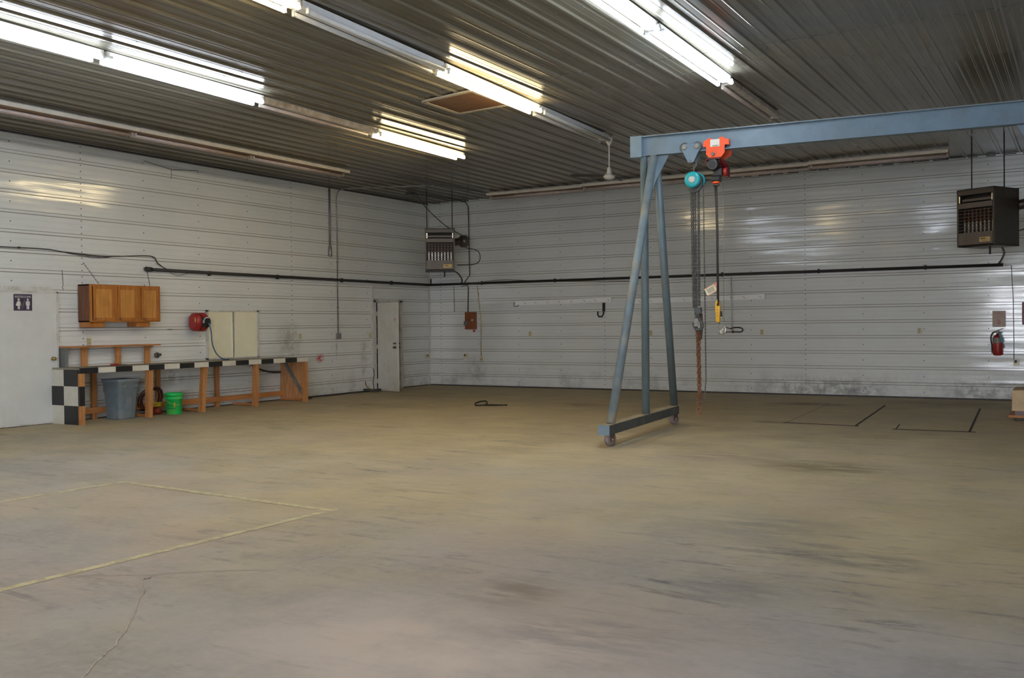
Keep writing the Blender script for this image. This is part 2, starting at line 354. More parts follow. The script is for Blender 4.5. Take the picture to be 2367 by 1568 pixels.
def screws(mb,ax,cols,pos,sgn,skip=None):
    for j,(c,dense) in enumerate(cols):
        z=.12
        while z<4.5:
            f=((z-RZ)/RIB)%1
            if .12<f<.88 and not (skip and skip(c,z)):
                r=.008
                if ax=='y': mb.box((pos,c-r,z-r),(pos+sgn*.006,c+r,z+r))
                else: mb.box((c-r,pos,z-r),(c+r,pos+sgn*.006,z+r))
            z+=RIB/3*(1 if dense else 3)
screws(wl,'y',[(-9.87-1.235*k,(k%4==0)) for k in range(-6,10)],0,1,lambda c,z: -2.4<c<-1.1 and z<2.2)
struct(wl.build('wall_left',[mW,mScrew],loc=(0,0,0)))
wb=MB(); wallseg(None,'x',0,RX,0,CH,-1,0,wb); wb.box((-.12,.001,0),(RX+.12,.12,CH)); wb.cur=1
screws(wb,'x',[(4.84+1.12*k,(k%4==0)) for k in range(-4,13)],0,-1)
struct(wb.build('wall_back',[mWb,mScrew],loc=(0,0,0)))
wr=MB(); wallseg(None,'y',FY,0,0,CH,-1,RX,wr); wr.box((RX+.001,FY,0),(RX+.12,0,CH)); struct(wr.build('wall_right',[mW],loc=(0,0,0)))
wf=MB()
for x0,x1,z0,z1 in ((0,DX0,0,CH),(DX1,RX,0,CH),(DX0,DX1,DZ,CH)): wallseg(None,'x',x0,x1,z0,z1,1,FY,wf); wf.box((x0,FY-.12,z0),(x1,FY-.001,z1))
struct(wf.build('wall_front',[mWb],loc=(0,0,0)))
cl=MB(); pr=ribprof(0,RX,RXC,.019,.066,.034,True,.003); 
for s_ in (FY,0):
    for x,d in pr: cl.v.append(Vector((x,s_,CH-d)))
n=len(pr)
for j in range(n-1): cl._f([j,j+1,n+j+1,n+j])
cl.box((-.12,FY-.12,CH+.001),(RX+.12,.12,CH+.1)); cl.cur=1
for k in range(0,16):
    y=-1.0-1.52*k; i=0; x=.3
    while x<RX:
        cl.box((x-.008,y-.008,CH-.005),(x+.008,y+.008,CH)); x+=RIB
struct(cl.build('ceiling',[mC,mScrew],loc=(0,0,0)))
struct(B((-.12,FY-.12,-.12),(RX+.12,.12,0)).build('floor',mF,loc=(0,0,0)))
struct(B((-40,-80,-.16),(60,FY-.12,-.02)).build('ground_outside',mOutC,loc=(0,0,0)))
# trims: corner posts, ceiling line, dark base
struct(B((0,-.035,0),(.035,0,CH)).build('trim_1',mTrimW))
struct(B((.018,-.026,0),(RX,-.0,.030)).build('baseboard_back',mBase)); 
m=B((.0,FY,0),(.024,-2.30,.022)); m.box((0,-1.12,0),(.024,0,.022)); struct(m.build('baseboard_left',mBase))
m=MB()
for k in range(62):
    x=.15+RIB*k; m.box((x,-.03-.012*random.random(),CH-.038+.012*random.random()),(x+RIB*random.uniform(.5,.95),-.0,CH-.021))
struct(m.build('trim_2',mBase))
struct(B((0,FY,CH-.05),(.03,-.03,CH-.02)).build('trim_3',mBase))
# ---------------------------------------------------------------- floor joints, cracks and painted line
def strip(m,pts,w,z=.0015,closed=False):
    for a,b in zip(pts[:-1],pts[1:]): a=Vector((*a,z)); b=Vector((*b,z)); d=(b-a).normalized(); n_=Vector((-d.y,d.x,0))*w/2; i=len(m.v); m.v+=[a-n_-d*w/2,b-n_+d*w/2,b+n_+d*w/2,a+n_-d*w/2]; m._f([i,i+1,i+2,i+3])
    return m
m=strip(MB(),[(10.4,-5.63),(11.4,-5.68)],.09); strip(m,[(11.4,-5.68),(11.17,-1.9)],.035); strip(m,[(10.4,-5.63),(10.2,-1.9)],.010)
struct(m.build('trim_4',mGroove))
m=strip(MB(),[(11.98,-5.91),(12.93,-5.84)],.09); strip(m,[(12.9,-5.84),(12.7,-1.95)],.032); strip(m,[(11.98,-5.91),(11.92,-5.2)],.02)
struct(m.build('trim_5',mGroove))
m=MB(); random.seed(3)
for pts in ([(8.53,-16.69),(9.34,-16.26),(9.6,-16.0),(9.91,-15.84),(9.95,-15.5),(9.91,-14.96)],[(9.38,-16.28),(9.43,-16.38),(9.7,-16.6),(9.94,-16.85),(10.24,-17.17),(10.51,-17.55),(10.9,-18.4)]):
    q=[]
    for a,b in zip(pts[:-1],pts[1:]):
        for k in range(6): t=k/6; q.append((a[0]+(b[0]-a[0])*t+random.uniform(-.015,.015),a[1]+(b[1]-a[1])*t+random.uniform(-.015,.015)))
    strip(m,q,.009)
struct(m.build('trim_6',mCrack))
m=MB(); strip(m,[(8.86,-16.95),(8.94,-14.10)],.075,.002); strip(m,[(8.88,-14.13),(6.14,-13.93)],.075,.0024); strip(m,[(6.14,-13.93),(6.08,-15.35)],.075,.002); strip(m,[(6.08,-15.35),(6.02,-17.1)],.075,.002); strip(m,[(6.02,-17.1),(8.86,-16.95)],.075,.0024)
tag(m.build('floor_marking',mYPaint),'faded yellow painted rectangle outline on the concrete floor','floor marking')
# ---------------------------------------------------------------- doors and window in the left wall
d1=thing('door_1',(.02,-10.86,0),None,None,kind='structure')
m=B((0,-11.36,.015),(.062,-10.375,2.075)); m.build('door_panel',mDoor2,d1,bev=.004)
m=B((0,-10.392,.01),(.072,-10.365,2.095)); m.box((0,-11.4,2.068),(.072,-10.365,2.098)); m.box((0,-11.4,.01),(.07,-10.365,.03)); m.build('edge_strip',mTrimW,d1)
mb=MB().lathe((.06,-10.47,1.03),(.07,0,0),[(0,.030),(.12,.031),(.14,.014),(.5,.012),(.58,.024),(.8,.031),(.97,.026),(1,.01)]); mb.build('door_knob',P('brass_knob',(.42,.30,.12),.3,metal=.8),d1)
struct(B((0,-11.45,2.098),(.04,-10.44,2.17)).build('trim_7',mTrimW))
sg=thing('restroom_sign',(.066,-10.96,1.79),'dark purple restroom sign with white figures on the left door','sign')
B((.0625,-11.115,1.79),(.070,-10.81,2.045)).build('sign_plate',mPurple,sg,bev=.004)
text('RESTROOMS',.047,mSignW,'lettering',sg,(.0705,-10.9625,1.988),(0,1,0),(0,0,1))
def figure(cy,skirt):
    m=MB(); z0=1.812; X0=.0705; d=(.0015,0,0)
    m.prism([(X0,cy+.018*math.cos(2*PI*k/14),z0+.148+.018*math.sin(2*PI*k/14)) for k in range(14)],d)
    if skirt: poly=[(-.018,.125),(.018,.125),(.026,.118),(.048,.066),(.038,.062),(.026,.095),(.044,.052),(.018,.052),(.018,0),(.003,0),(.003,.05),(-.003,.05),(-.003,0),(-.018,0),(-.018,.052),(-.044,.052),(-.026,.095),(-.038,.062),(-.048,.066),(-.026,.118)]
    else: poly=[(-.026,.125),(.026,.125),(.034,.117),(.034,.062),(.024,.062),(.024,.105),(.020,.105),(.020,0),(.003,0),(.003,.058),(-.003,.058),(-.003,0),(-.020,0),(-.020,.105),(-.024,.105),(-.024,.062),(-.034,.062),(-.034,.117)]
    m.prism([(X0,cy+a,z0+b) for a,b in poly],d); return m
figure(-11.035,True).build('figure',mSignW,sg); figure(-10.885,False).build('figure',mSignW,sg)
MB().bar((.0712,-10.98,1.815),(.0712,-10.935,1.965),.0012,.005,(1,0,0)).build('divider',P('sign_grey',(.3,.28,.33),.4),sg)
# open door
d2=thing('door_2',(.02,-2.2,0),None,None,kind='structure')
fr=MB()
fr.box((-.10,-2.28,0),(.035,-2.17,2.10)); fr.box((-.10,-1.27,0),(.035,-1.16,2.10)); fr.box((-.10,-2.28,2.05),(.035,-1.16,2.13)); fr.build('door_frame',mTrimW,d2)
a0=Vector((.045,-2.205,0)); a1=Vector((.85,-2.455,0)); dd=(a1-a0).normalized(); nn=Vector((-dd.y,dd.x,0))
def dbox(s0,s1,t0,t1,z0,z1,m):
    m.prism([a0+dd*s0+nn*t0+Vector((0,0,z0)),a0+dd*s1+nn*t0+Vector((0,0,z0)),a0+dd*s1+nn*t1+Vector((0,0,z0)),a0+dd*s0+nn*t1+Vector((0,0,z0))],(0,0,z1-z0)); return m
L=(a1-a0).length
dp=dbox(0.06,L,-.0,.045,.012,2.03,MB()).build('door_panel',mDoor,d2,bev=.003)
for z in (.22,1.02,1.78): dbox(-.03,.075,-.002,.0,z-.05,z+.05,MB()).build('hinge',mTrimW,d2)
for sgn,t0 in ((-1,0),(1,.045)):
    for z,r in ((1.01,.030),(1.10,.022)):
        o=a0+dd*(L-.07)+nn*t0+Vector((0,0,z)); MB().lathe(o,nn*sgn*.065,[(0,r),(.12,r),(.15,r*.4),(.5,r*.4),(.6,r*.9),(.95,r),(1,.5*r)],12).build('door_knob',mSteel,d2)
m=MB()
for k in range(5):
    s=L-.13+.012*k; m.bar(a0+dd*s-nn*.001+Vector((0,0,1.60+.03*(k%3))),a0+dd*(s+.02)-nn*.001+Vector((0,0,1.66+.02*(k%2))),.003,.006)
m.build('scribble',P('red_scribble',(.5,.1,.06),.6),d2)
m=MB(); m.box((-1.3,-2.6,0),(-1.25,-.8,2.6)); m.box((-1.3,-2.6,2.4),(-.12,-.8,2.6)); m.box((-1.3,-2.65,0),(-.12,-2.6,2.6)); m.box((-1.3,-.8,0),(-.12,-.75,2.6)); m.box((-1.3,-2.65,-.1),(-.12,-.75,0)); struct(m.build('wall_closet',mDark))
struct(B((.0,-2.33,.50),(.045,-2.29,2.47)).build('trim_8',mTrimW))
# window with cream panes
w=thing('window_1',(.02,-6.61,.9),None,None,kind='structure')
m=B((0,-7.28,.9),(.05,-7.235,1.83)); m.box((0,-5.985,.9),(.05,-5.94,1.83)); m.box((0,-7.28,1.80),(.05,-5.94,1.83)); m.box((0,-7.28,.9),(.05,-5.94,.925)); m.build('window_frame',mTrimW,w)
B((.004,-7.235,.925),(.030,-6.60,1.80)).build('window_pane',mPane,w); B((.004,-6.60,.925),(.040,-5.985,1.80)).build('window_pane',mPane,w)
B((.030,-6.628,.925),(.052,-6.596,1.80)).build('meeting_rail',mBright,w)
# ---------------------------------------------------------------- fluorescent fixtures
def fixture(y0,y1,x0,x1,kind,label,group,zt=CH-.03):
    L=math.hypot(y1-y0,x1-x0); rz=math.atan2(x1-x0,y1-y0)*-1
    t=thing('fluorescent_light',((x0+x1)/2,(y0+y1)/2,zt-.13),label,'ceiling light',group,rz)
    h=L/2-.01; bm={'cold':mFix,'warm':mFix,'off':mFix,'bare':mFixD}[kind]
    m=MB(); poly=[(-.068,.13),(.068,.13),(.068,.07),(.045,.052),(-.045,.052),(-.068,.07)]
    q=.6 if kind=='bare' else 1; m.prism([(x*q,-h,z) for x,z in poly],(0,2*h,0)); m.build('housing',bm,t,False)
    tm={'cold':mCold,'warm':mWarm,'off':mOff,'bare':mPink}[kind]
    for s in (-1,1):
        if kind=='bare' and s==1: continue
        MB().cyl((s*.085,-h+.05,.035),(s*.085,h-.05,.035),.024,n=14).build('tube',tm,t,False)
    for e in (-1,1):
        m=MB()
        for s in (-1,1): m.box((s*.085-.016,e*(h-.045)-.012,.012),(s*.085+.016,e*(h-.045)+.012,.075)) if (kind!='bare' or s<0) else None
        m.box((-.1,e*(h-.045)-.010,.055),(.04 if kind=='bare' else .1,e*(h-.045)+.010,.08)); m.build('socket',bm,t,False)
    return t
G1='ceiling fluorescent lights, left row'; G2='ceiling fluorescent lights, middle row'; G3='ceiling fluorescent lights, right row'
rx=lambda a,s,y,y0: a+s*(y-y0)
r1=lambda y: 4.86-.028*(y+10.7); r2_=lambda y: 7.78-.047*(y+10.78); r3=lambda y: 10.46-.020*(y+10.88)
def row(r,segs,group):
    for y0,y1,k,l in segs: fixture(y0,y1,r(y0),r(y1),k,l,group)
row(r1,[(-15.66,-13.19,'cold','lit blue-white double tube light at the left edge of the photo'),(-13.17,-10.70,'cold','lit blue-white double tube light, second from the left edge'),
        (-10.68,-8.24,'bare','rusty fixture with one dead tube between white and yellow lights, left row'),(-8.22,-5.66,'warm','lit yellow double tube light ending the left row, the farthest lit one')],G1)
row(r2_,[(-15.8,-13.33,'warm','lit yellow tube light cut off by the top edge of the photo, left of centre'),(-13.31,-10.80,'off','clean white unlit double tube light between two yellow lit ones'),
         (-10.78,-8.24,'warm','lit yellow tube light beside the brown ceiling hatch'),(-8.22,-5.72,'off','dirty white unlit tube light leading up to the ceiling fan')],G2)
row(r3,[(-13.42,-10.92,'cold','lit blue-white tube light at the top edge, right of centre'),(-10.88,-8.38,'cold','lit blue-white tube light pointing towards the gantry crane'),(-8.30,-5.86,'bare','dark dead fixture above the gantry beam')],G3)
for x,y,k,l in ((4.9,-18.4,'cold','blue-white tube light of the left row, beyond the left edge of the view'),(7.9,-18.4,'warm','yellow tube light of the middle row, beyond the top edge of the view'),(4.9,-21.0,'cold','blue-white tube light of the left row, nearest the open front door')): fixture(y-1.23,y+1.23,x,x,k,l,'ceiling fluorescent lights behind the camera')
# wall-side shades: open strip fixtures along left and back wall
def shade(c,rz,L,label,group):
    t=thing('strip_light',(c[0],c[1],4.33),label,'strip light',group,rz); h=L/2-.004
    B((-.02,-h,.125),(.172,h,.16)).build('shade_board',mBrown,t,False)
    B((.172,-h,.123),(.180,h,.178)).build('front_edge',mCream,t,False)
    B((-.03,-h,.16),(.055,h,.218)).build('housing',mFixD,t,False)
    for s,r in ((-.06,.024),(.015,.022)): MB().cyl((s,-h+.05,.088),(s,h-.05,.088),r,n=12).build('tube',mPink,t,False)
    for e in (-1,1): B((-.09,e*(h-.03)-.015,.07),(.045,e*(h-.03)+.015,.125)).build('socket',mFixD,t,False)
    return t
sl=['far end one next to the conduits','second from the far end','third from the far end','fourth, near the left edge of the photo']
for k in range(4): shade((1.80,-6.62-2.44*k),0,2.44,'unlit strip light along the left wall, '+sl[k],'strip lights along the left wall')
bl=['leftmost one, nearest the corner','second from the corner, left of the crane leg','third from the corner, behind the hoists','fourth from the corner, rightmost one']
for k in range(4): shade((3.62+2.44*k,-.93-.11*k),-PI/2,2.44,'unlit strip light along the back wall, '+bl[k],'strip lights along the back wall')
# ceiling hatch
h=thing('ceiling_hatch',(6.88,-8.9,4.50),'brown boarded ceiling hatch with a pale wooden frame','hatch')
m=MB(); hp=[(6.47,-9.28),(7.36,-9.45),(7.36,-8.5),(6.47,-8.4)]
for (a,b) in zip(hp,hp[1:]+hp[:1]): m.bar((*a,4.545),(*b,4.545),.022,.06,(0,0,1))
m.build('hatch_frame',P('pale_hatch_frame',(.44,.40,.32),.6),h)
m=MB().prism([(x,y,4.542) for x,y in hp],(0,0,.012)); m.build('hatch_board',mHatch,h)
# ceiling fan
f=thing('ceiling_fan',(7.5,-5.5,3.86),'white ceiling fan with dark blades on a long down rod','ceiling fan')
MB().lathe((7.5,-5.5,4.55),(0,0,-.14),[(0,.065),(.3,.06),(.8,.03),(1,.016)]).build('canopy',mFanW,f)
MB().cyl((7.5,-5.5,4.44),(7.5,-5.5,4.04),.013).build('down_rod',mFanW,f)
MB().lathe((7.5,-5.5,4.06),(0,0,-.2),[(0,.025),(.02,.034),(.5,.045),(.53,.03),(.56,.07),(.66,.097),(.8,.098),(.92,.075),(1,.03)],28).build('motor_housing',mFanW,f)
for a in (218,338,98):
    t=math.radians(a); R=Matrix.Translation((7.5,-5.5,3.925))@Matrix.Rotation(t,4,'Z')@Matrix.Rotation(math.radians(12),4,'X')
    m=MB(); i=len(m.v); pts=[(.08,.03),(.16,.05),(.5,.062),(.62,.055),(.65,.03),(.65,-.03),(.62,-.055),(.5,-.062),(.16,-.05),(.08,-.03)]
    m.prism([R@Vector((x,y,0)) for x,y in pts],R.to_3x3()@Vector((0,0,.006))); m.build('fan_blade',mFanB,f)
# ---------------------------------------------------------------- wall pipes and conduits
m=MB().tube([(.075,-8.60,2.53),(.075,-.09,2.51),(.09,-.075,2.51),(12.93,-.075,2.51)],.030,10)
m.lathe((.075,-8.66,2.53),(0,.12,0),[(0,.042),(1,.042)],12); m.cyl((.12,-.08,2.5),(.12,-.08,2.66),.018)
for y in (-7.2,-5.4,-3.4,-1.6): m.box((.02,y-.015,2.47),(.08,y+.015,2.56))
for x in (1.6,3.6,5.6,7.6,9.6,11.6): m.box((x-.015,-.08,2.47),(x+.015,-.018,2.56))
tag(m.build('air_pipe',mPipe),'long black iron pipe running along both walls at mid height','pipe')
m=MB().tube([(.03,-3.52,1.34),(.03,-3.52,4.35),(.06,-3.50,4.47),(.16,-3.44,4.52),(1.2,-3.1,4.52),(2.1,-2.75,4.52)],.014,8)
for z in (1.9,2.9,3.6): m.box((.018,-3.55,z),(.05,-3.49,z+.02))
m.box((.018,-3.575,1.22),(.075,-3.465,1.35)); tag(m.build('conduit',mCond),'thin grey conduit bending from the ceiling down to a switch box on the left wall','conduit')
m=MB().cyl((.035,-3.76,3.22),(.035,-3.76,4.50),.023,n=10); m.lathe((.035,-3.76,3.26),(0,0,-.24),[(0,.02),(.1,.036),(.7,.045),(.95,.045),(1,.03)],14)
tag(m.build('conduit',mCond),'short thick conduit ending in an open oval fitting high on the left wall','conduit')
m=MB().tube([(1.17,-.03,1.55),(1.20,-.03,2.42),(1.15,-.12,2.55),(1.24,-.03,2.72),(1.22,-.03,4.38),(1.18,-.09,4.50),(1.12,-.6,4.53),(.95,-2.0,4.53)],.014,8)
m.box((.88,-2.12,4.47),(1.02,-1.95,4.55)); tag(m.build('conduit',mCondD),'dark conduit from the corner heater down to the brown backboard','conduit')
tag(MB().cyl((2.1,-5.2,4.535),(2.33,-1.1,4.535),.014).build('conduit',mCondD),'dark conduit on the ceiling ending at the back wall strip light','conduit')
bb=thing('backboard',(1.26,-.03,1.39),'small brown wooden board with a grey switch box on the back wall','board')
B((1.095,-.045,1.395),(1.425,-.019,1.815)).build('board',mPanelB,bb); B((1.10,-.105,1.50),(1.20,-.045,1.59)).build('switch_box',mCond,bb)
MB().lathe((1.32,-.045,1.62),(0,-.05,0),[(0,.036),(.5,.038),(1,.02)],14).build('round_knob',mBright,bb)
tag(B((1.33,-.045,1.33),(1.37,-.018,1.38)).build('red_switch',mRed),'tiny red fitting just below the brown backboard','switch')
m=MB().tube([(1.46,-.04,2.46),(1.52,-.04,2.0),(1.555,-.04,1.6),(1.55,-.04,.72)],.010,8); m.box((1.52,-.05,.63),(1.58,-.018,.70)); 
ys=thing('air_line',(1.54,-.04,.63),'thin yellowish air line hanging down the back wall beside the brown board','air line')
m.build('tubing',P('yellowed_tubing',(.50,.40,.20),.5),ys); MB().cyl((1.55,-.04,1.06),(1.55,-.04,1.14),.020).build('valve',mBright,ys)
tag(MB().tube([(1.0,-.05,2.44),(1.5,-.12,2.52),(2.3,-.10,2.57),(3.4,-.05,2.50),(5.6,-.03,2.44)],.009,6,sub=6).build('cable',P('dull_tan_cable',(.22,.17,.11),.6)),'thin tan cable strung above the pipe on the back wall','cable')
tag(MB().tube([(.77,-.03,2.46),(.78,-.03,1.82)],.006,6).build('cable',mCondD),'short thin cable hanging left of the brown backboard','cable')
m=MB().cyl((7.8,-.04,1.34),(7.79,-.04,2.46),.016,n=8); m.box((7.77,-.06,2.0),(7.83,-.018,2.03))
vp=thing('air_drop',(7.8,-.04,1.28),'thin white pipe dropping from the black pipe right of the yellow pendant','pipe')
m.build('drop_pipe',mTrimW,vp); MB().cyl((7.82,-.04,1.27),(7.82,-.04,1.34),.018).build('fitting',P('brass',(.30,.16,.07),.4,metal=.5),vp)
hk=thing('hose_bracket',(7.85,-.06,1.32),'black hose stub curling round the thin white drop pipe','hose')
MB().tube([(7.78,-.065,1.365),(7.86,-.065,1.39),(7.99,-.065,1.385),(8.04,-.065,1.34),(8.0,-.065,1.30),(7.9,-.065,1.30),(7.8,-.065,1.30)],.014,8,sub=5).build('hose',mCordK,hk)
MB().bar((7.62,-.065,1.41),(7.78,-.065,1.365),.03,.02).build('nozzle',mRust,hk); MB().bar((7.54,-.065,1.29),(7.8,-.065,1.30),.02,.02).build('nozzle',mSteel,hk)
m=MB().tube([(4.835,-.05,1.96),(4.83,-.05,1.72),(4.80,-.06,1.66),(4.73,-.08,1.66),(4.71,-.09,1.70),(4.71,-.09,1.78)],.018,8); m.box((4.80,-.04,1.78),(4.86,-.018,1.97))
tag(m.build('wall_hook',mCordK),'black J shaped hook hanging under the left pegboard strip','hook')
# long white boards
def board(x0,x1,z0,z1,label,n_):
    t=thing('mounting_board',((x0+x1)/2,-.03,z0),label,'board')
    m=MB(); h=.052; m.prism([(x0,-.018,z0-h),(x1,-.018,z1-h),(x1,-.018,z1+h),(x0,-.018,z0+h)],(0,-.022,0)); m.build('board',mBoardW,t)
    for k in range(n_):
        x=x0+(x1-x0)*(k+.6+.3*random.random())/n_; z=z0+(z1-z0)*(x-x0)/(x1-x0); MB().bar((x,-.046,z+.02),(x+.045,-.046,z-.02),.006,.005,(0,1,0)).build('nail',mInk,t)
    return t
t1=board(2.53,5.02,2.0,2.035,'long white board screwed to the back wall, the left one','9' and 8); t2=board(5.40,8.50,1.985,2.03,'long white board on the back wall behind the crane leg and chains',9)
MB().tube([(2.50,-.05,2.03),(2.50,-.06,1.93),(2.57,-.06,1.93),(2.62,-.05,1.96)],.008,6).build('bent_nail',mCordK,t1)
# outlets
def outlet(p,face,label,style=0):
    x,y,z=p; t=thing('wall_outlet',(x,y,z-.06),label,'outlet','wall outlets')
    ux=Vector((0,1,0)) if face=='x' else Vector((1,0,0)); nz=Vector((1,0,0)) if face=='x' else Vector((0,-1,0)); o=Vector(p)+nz*.017
    def bx(u0,u1,z0,z1,d0,d1): 
        m=MB(); m.prism([o+ux*u0+nz*d0+Vector((0,0,z0)),o+ux*u1+nz*d0+Vector((0,0,z0)),o+ux*u1+nz*d0+Vector((0,0,z1)),o+ux*u0+nz*d0+Vector((0,0,z1))],nz*(d1-d0)); return m
    bx(-.036,.036,-.057,.057,0,.008).build('cover_plate',mIvory if not style else mIvoryL,t)
    if style==0:
        for s in (-1,1): bx(-.016,.016,s*.024-.015,s*.024+.015,.008,.011).build('socket',P('outlet_face',(.40,.33,.17),.5) if 'outlet_face' not in bpy.data.materials else bpy.data.materials['outlet_face'],t)
    else:
        bx(-.045,.05,-.05,.03,.008,.05).build('plug_body',mIvoryL,t); bx(-.03,.012,-.005,.045,.05,.055).build('dark_window',mInk,t)
    return t
outlet((2.91,0,1.28),'y','ivory outlet on the back wall below the left white board'); outlet((5.96,0,1.28),'y','ivory outlet on the back wall seen between the crane legs')
outlet((8.43,0,1.29),'y','ivory outlet on the back wall right of the yellow pendant'); outlet((11.48,0,1.30),'y','ivory outlet on the bare stretch of back wall left of the extinguisher')
outlet((0,-9.77,1.29),'x','ivory outlet under the oak cabinet'); outlet((0,-4.72,1.30),'x','ivory outlet on the dirty patch above the far bench end'); outlet((0,-2.39,1.29),'x','ivory outlet just left of the open door')
outlet((0,-.17,.73),'x','cream plug-in box on the left wall beside the corner',1); outlet((1.11,0,.74),'y','cream plug-in box on the back wall under the brown board',1); outlet((13.14,0,.71),'y','cream outlet box below right of the fire extinguisher',1)
tag(MB().tube([(.05,-.03,.66),(.4,-.03,.655),(.8,-.03,.65),(1.06,-.03,.67)],.004,5).build('cable',mCordK),'thin low cable linking the two cream boxes in the corner','cable')
tag(MB().tube([(12.95,-.03,2.50),(13.06,-.03,2.50),(13.09,-.03,1.9),(13.10,-.03,1.1),(13.10,-.03,.76)],.006,6).build('cable',mCordK),'thin vertical wire right of the fire extinguisher','cable')
# red alarm panel at the right edge
rp=thing('alarm_panel',(13.40,-.03,1.40),'dark red panel at the right edge of the photo on the back wall','panel'); B((13.235,-.06,1.40),(13.60,-.018,1.815)).build('panel_box',mRedD,rp,bev=.006); B((13.30,-.066,1.46),(13.54,-.06,1.74)).build('panel_front',mRed,rp)
# fire extinguisher and its sign
fe=thing('fire_extinguisher',(12.84,-.13,.82),'red fire extinguisher hanging under a faded sign on the back wall','fire extinguisher')
ex,ey=12.84,-.115
MB().lathe((ex,ey,.84),(0,0,.40),[(0,.05),(.03,.078),(.06,.083),(.80,.083),(.90,.066),(.97,.03),(1,.024)],24).build('cylinder',mRed,fe)
MB().lathe((ex,ey,1.07),(0,0,.10),[(0,.0845),(1,.0845)],24,False).build('grey_label',P('extinguisher_label',(.22,.20,.19),.4),fe)
MB().cyl((ex,ey,1.24),(ex,ey,1.30),.022).build('valve',mBright,fe); m=MB().bar((ex-.02,ey,1.30),(ex+.09,ey-.02,1.34),.018,.01); m.bar((ex,ey,1.285),(ex+.07,ey-.02,1.26),.018,.01); m.build('handle',mSteel,fe)
MB().tube([(ex-.02,ey,1.28),(ex-.08,ey-.01,1.26),(ex-.115,ey-.01,1.17),(ex-.10,ey-.01,1.03),(ex-.095,ey-.01,.92)],.012,8,sub=5).build('hose',mCordK,fe)
MB().bar((ex+.03,ey-.09,1.26),(ex+.085,ey-.085,1.09),.035,.006,(1,0,0)).build('inspection_tag',P('teal_tag',(.04,.22,.26),.5),fe)
m=MB().box((ex-.10,-.06,1.02),(ex+.10,-.018,1.05)); m.box((ex-.105,-.12,.88),(ex-.085,-.018,.99)); m.box((ex+.085,-.12,.98),(ex+.105,-.018,1.03)); m.build('bracket',mSteel,fe)
fs=thing('fire_sign',(12.855,-.03,1.36),'faded red and cream fire extinguisher sign on the back wall','sign')
B((12.745,-.03,1.365),(12.965,-.020,1.665)).build('sign_card',mPaper,fs); text('FIRE',.085,mPaperR,'lettering',fs,(12.855,-.031,1.585),(1,0,0),(0,0,1)); text('EXTINGUISHER',.030,mPaperR,'lettering',fs,(12.855,-.031,1.535),(1,0,0),(0,0,1))
m=MB(); m.prism([(12.855-.02,-.0305,1.50),(12.855+.02,-.0305,1.50),(12.855+.02,-.0305,1.45),(12.855+.045,-.0305,1.45),(12.855,-.0305,1.40),(12.855-.045,-.0305,1.45),(12.855-.02,-.0305,1.45)],(0,-.001,0)); m.build('arrow',mPaperR,fs)
# ---------------------------------------------------------------- heaters
def heater(c,rz,zb,label):
    t=thing('unit_heater',(c[0],c[1],zb),label,'heater','hanging unit heaters',rz); w,d,H=.335,.35,.96
    def b(a,bb): return MB().box(a,bb)
    m=b((-w,-d,.0),(-w+.03,d,H)); m.box((w-.03,-d,.0),(w,d,H)); m.box((-w,-d,H-.10),(w,-d+.03,H)); m.box((-w,-d,H-.03),(w,d,H)); m.box((-w,-d+.15,.0),(w,d,.03)); m.box((-w,d-.03,0),(w,d,H)); m.build('casing',mHeat,t,False,bev=.006)
    b((-w+.03,-d-.004,.64),(w-.03,-d+.03,.73)).build('crossbar',mHeatL,t,False,bev=.004)
    m=b((-w+.03,-d-.002,.03),(w-.03,-d+.02,.235)); m.bar((0,-d+.01,.035),(0,-d+.16,.0),.0,0) if 0 else None; m.build('lower_panel',mHeatL,t,False,bev=.004)
    b((-w+.03,-d+.17,.03),(w-.03,-d+.175,H-.03)).build('inner_back',mHeatI,t,False)
    for k in range(8): 
        x=-w+.085+k*.072; MB().box((x-.015,-d+.09,.20),(x+.015,-d+.12,.42)).build('heat_tube',mFin,t,False)
        MB().box((x-.014,-d+.09,.42),(x+.014,-d+.115,.63)).build('heat_tube',mFinR,t,False)
    m=MB()
    for k in range(7): z=.275+k*.055; m.bar((-w+.03,-d+.02,z),(w-.03,-d+.02,z),.008,.026,(0,0,1))
    m.build('louver_set',mHeatL if 0 else mHeat,t,False)
    for s in (-1,1): b((s*(w-.045)-.008,-d+.01,.74),(s*(w-.045)+.008,-d+.02,.85)).build('end_clip',mBright,t,False)
    b((-w+.06,-d+.06,.76),(w-.06,-d+.07,.80)).build('upper_slat',mHeatL,t,False)
    lb=b((w-.26,-d-.006,.065),(w-.07,-d-.002,.145)).build('name_label',mGold,t,False)
    m=b((w-.24,-d-.0075,.110),(w-.155,-d-.006,.125)); m.box((w-.22,-d-.0075,.085),(w-.10,-d-.006,.090)); o=m.build('print',mInk,lb,False); o.parent=lb
    for s in (-1,1): MB().cyl((s*.29,0,H),(s*.29,0,CH-zb+.0),.010,n=8).build('hanging_rod',mPipe,t,False)
    MB().cyl((.1,-.1,-.13),(.1,-.1,.02),.016).build('drain_stub',mPipe,t,False)
    m=MB().lathe((.0,d,.70),(0,.22,0),[(0,.09),(.5,.09),(.52,.14),(1,.14)],22); m.build('vent_collar',mDuct,t,False)
    m=MB().tube([(.08,d-.02,.66),(.30,d+.10,.70),(.52,d+.16,.74)],.085,14,sub=4); m.build('flue_elbow',mDuct,t,False)
    MB().lathe((.47,d+.10,.735),(.14,.08,0),[(0,.09),(.3,.145),(1,.150)],20).build('flue_cap',mDuct,t,False)
    return t
H1=heater((1.43,-1.58),.610,2.735,'brown gas unit heater hanging near the far corner with its flue duct showing')
H2=heater((12.83,-2.02),-.49,2.72,'dark brown gas unit heater hanging at the right edge of the photo')
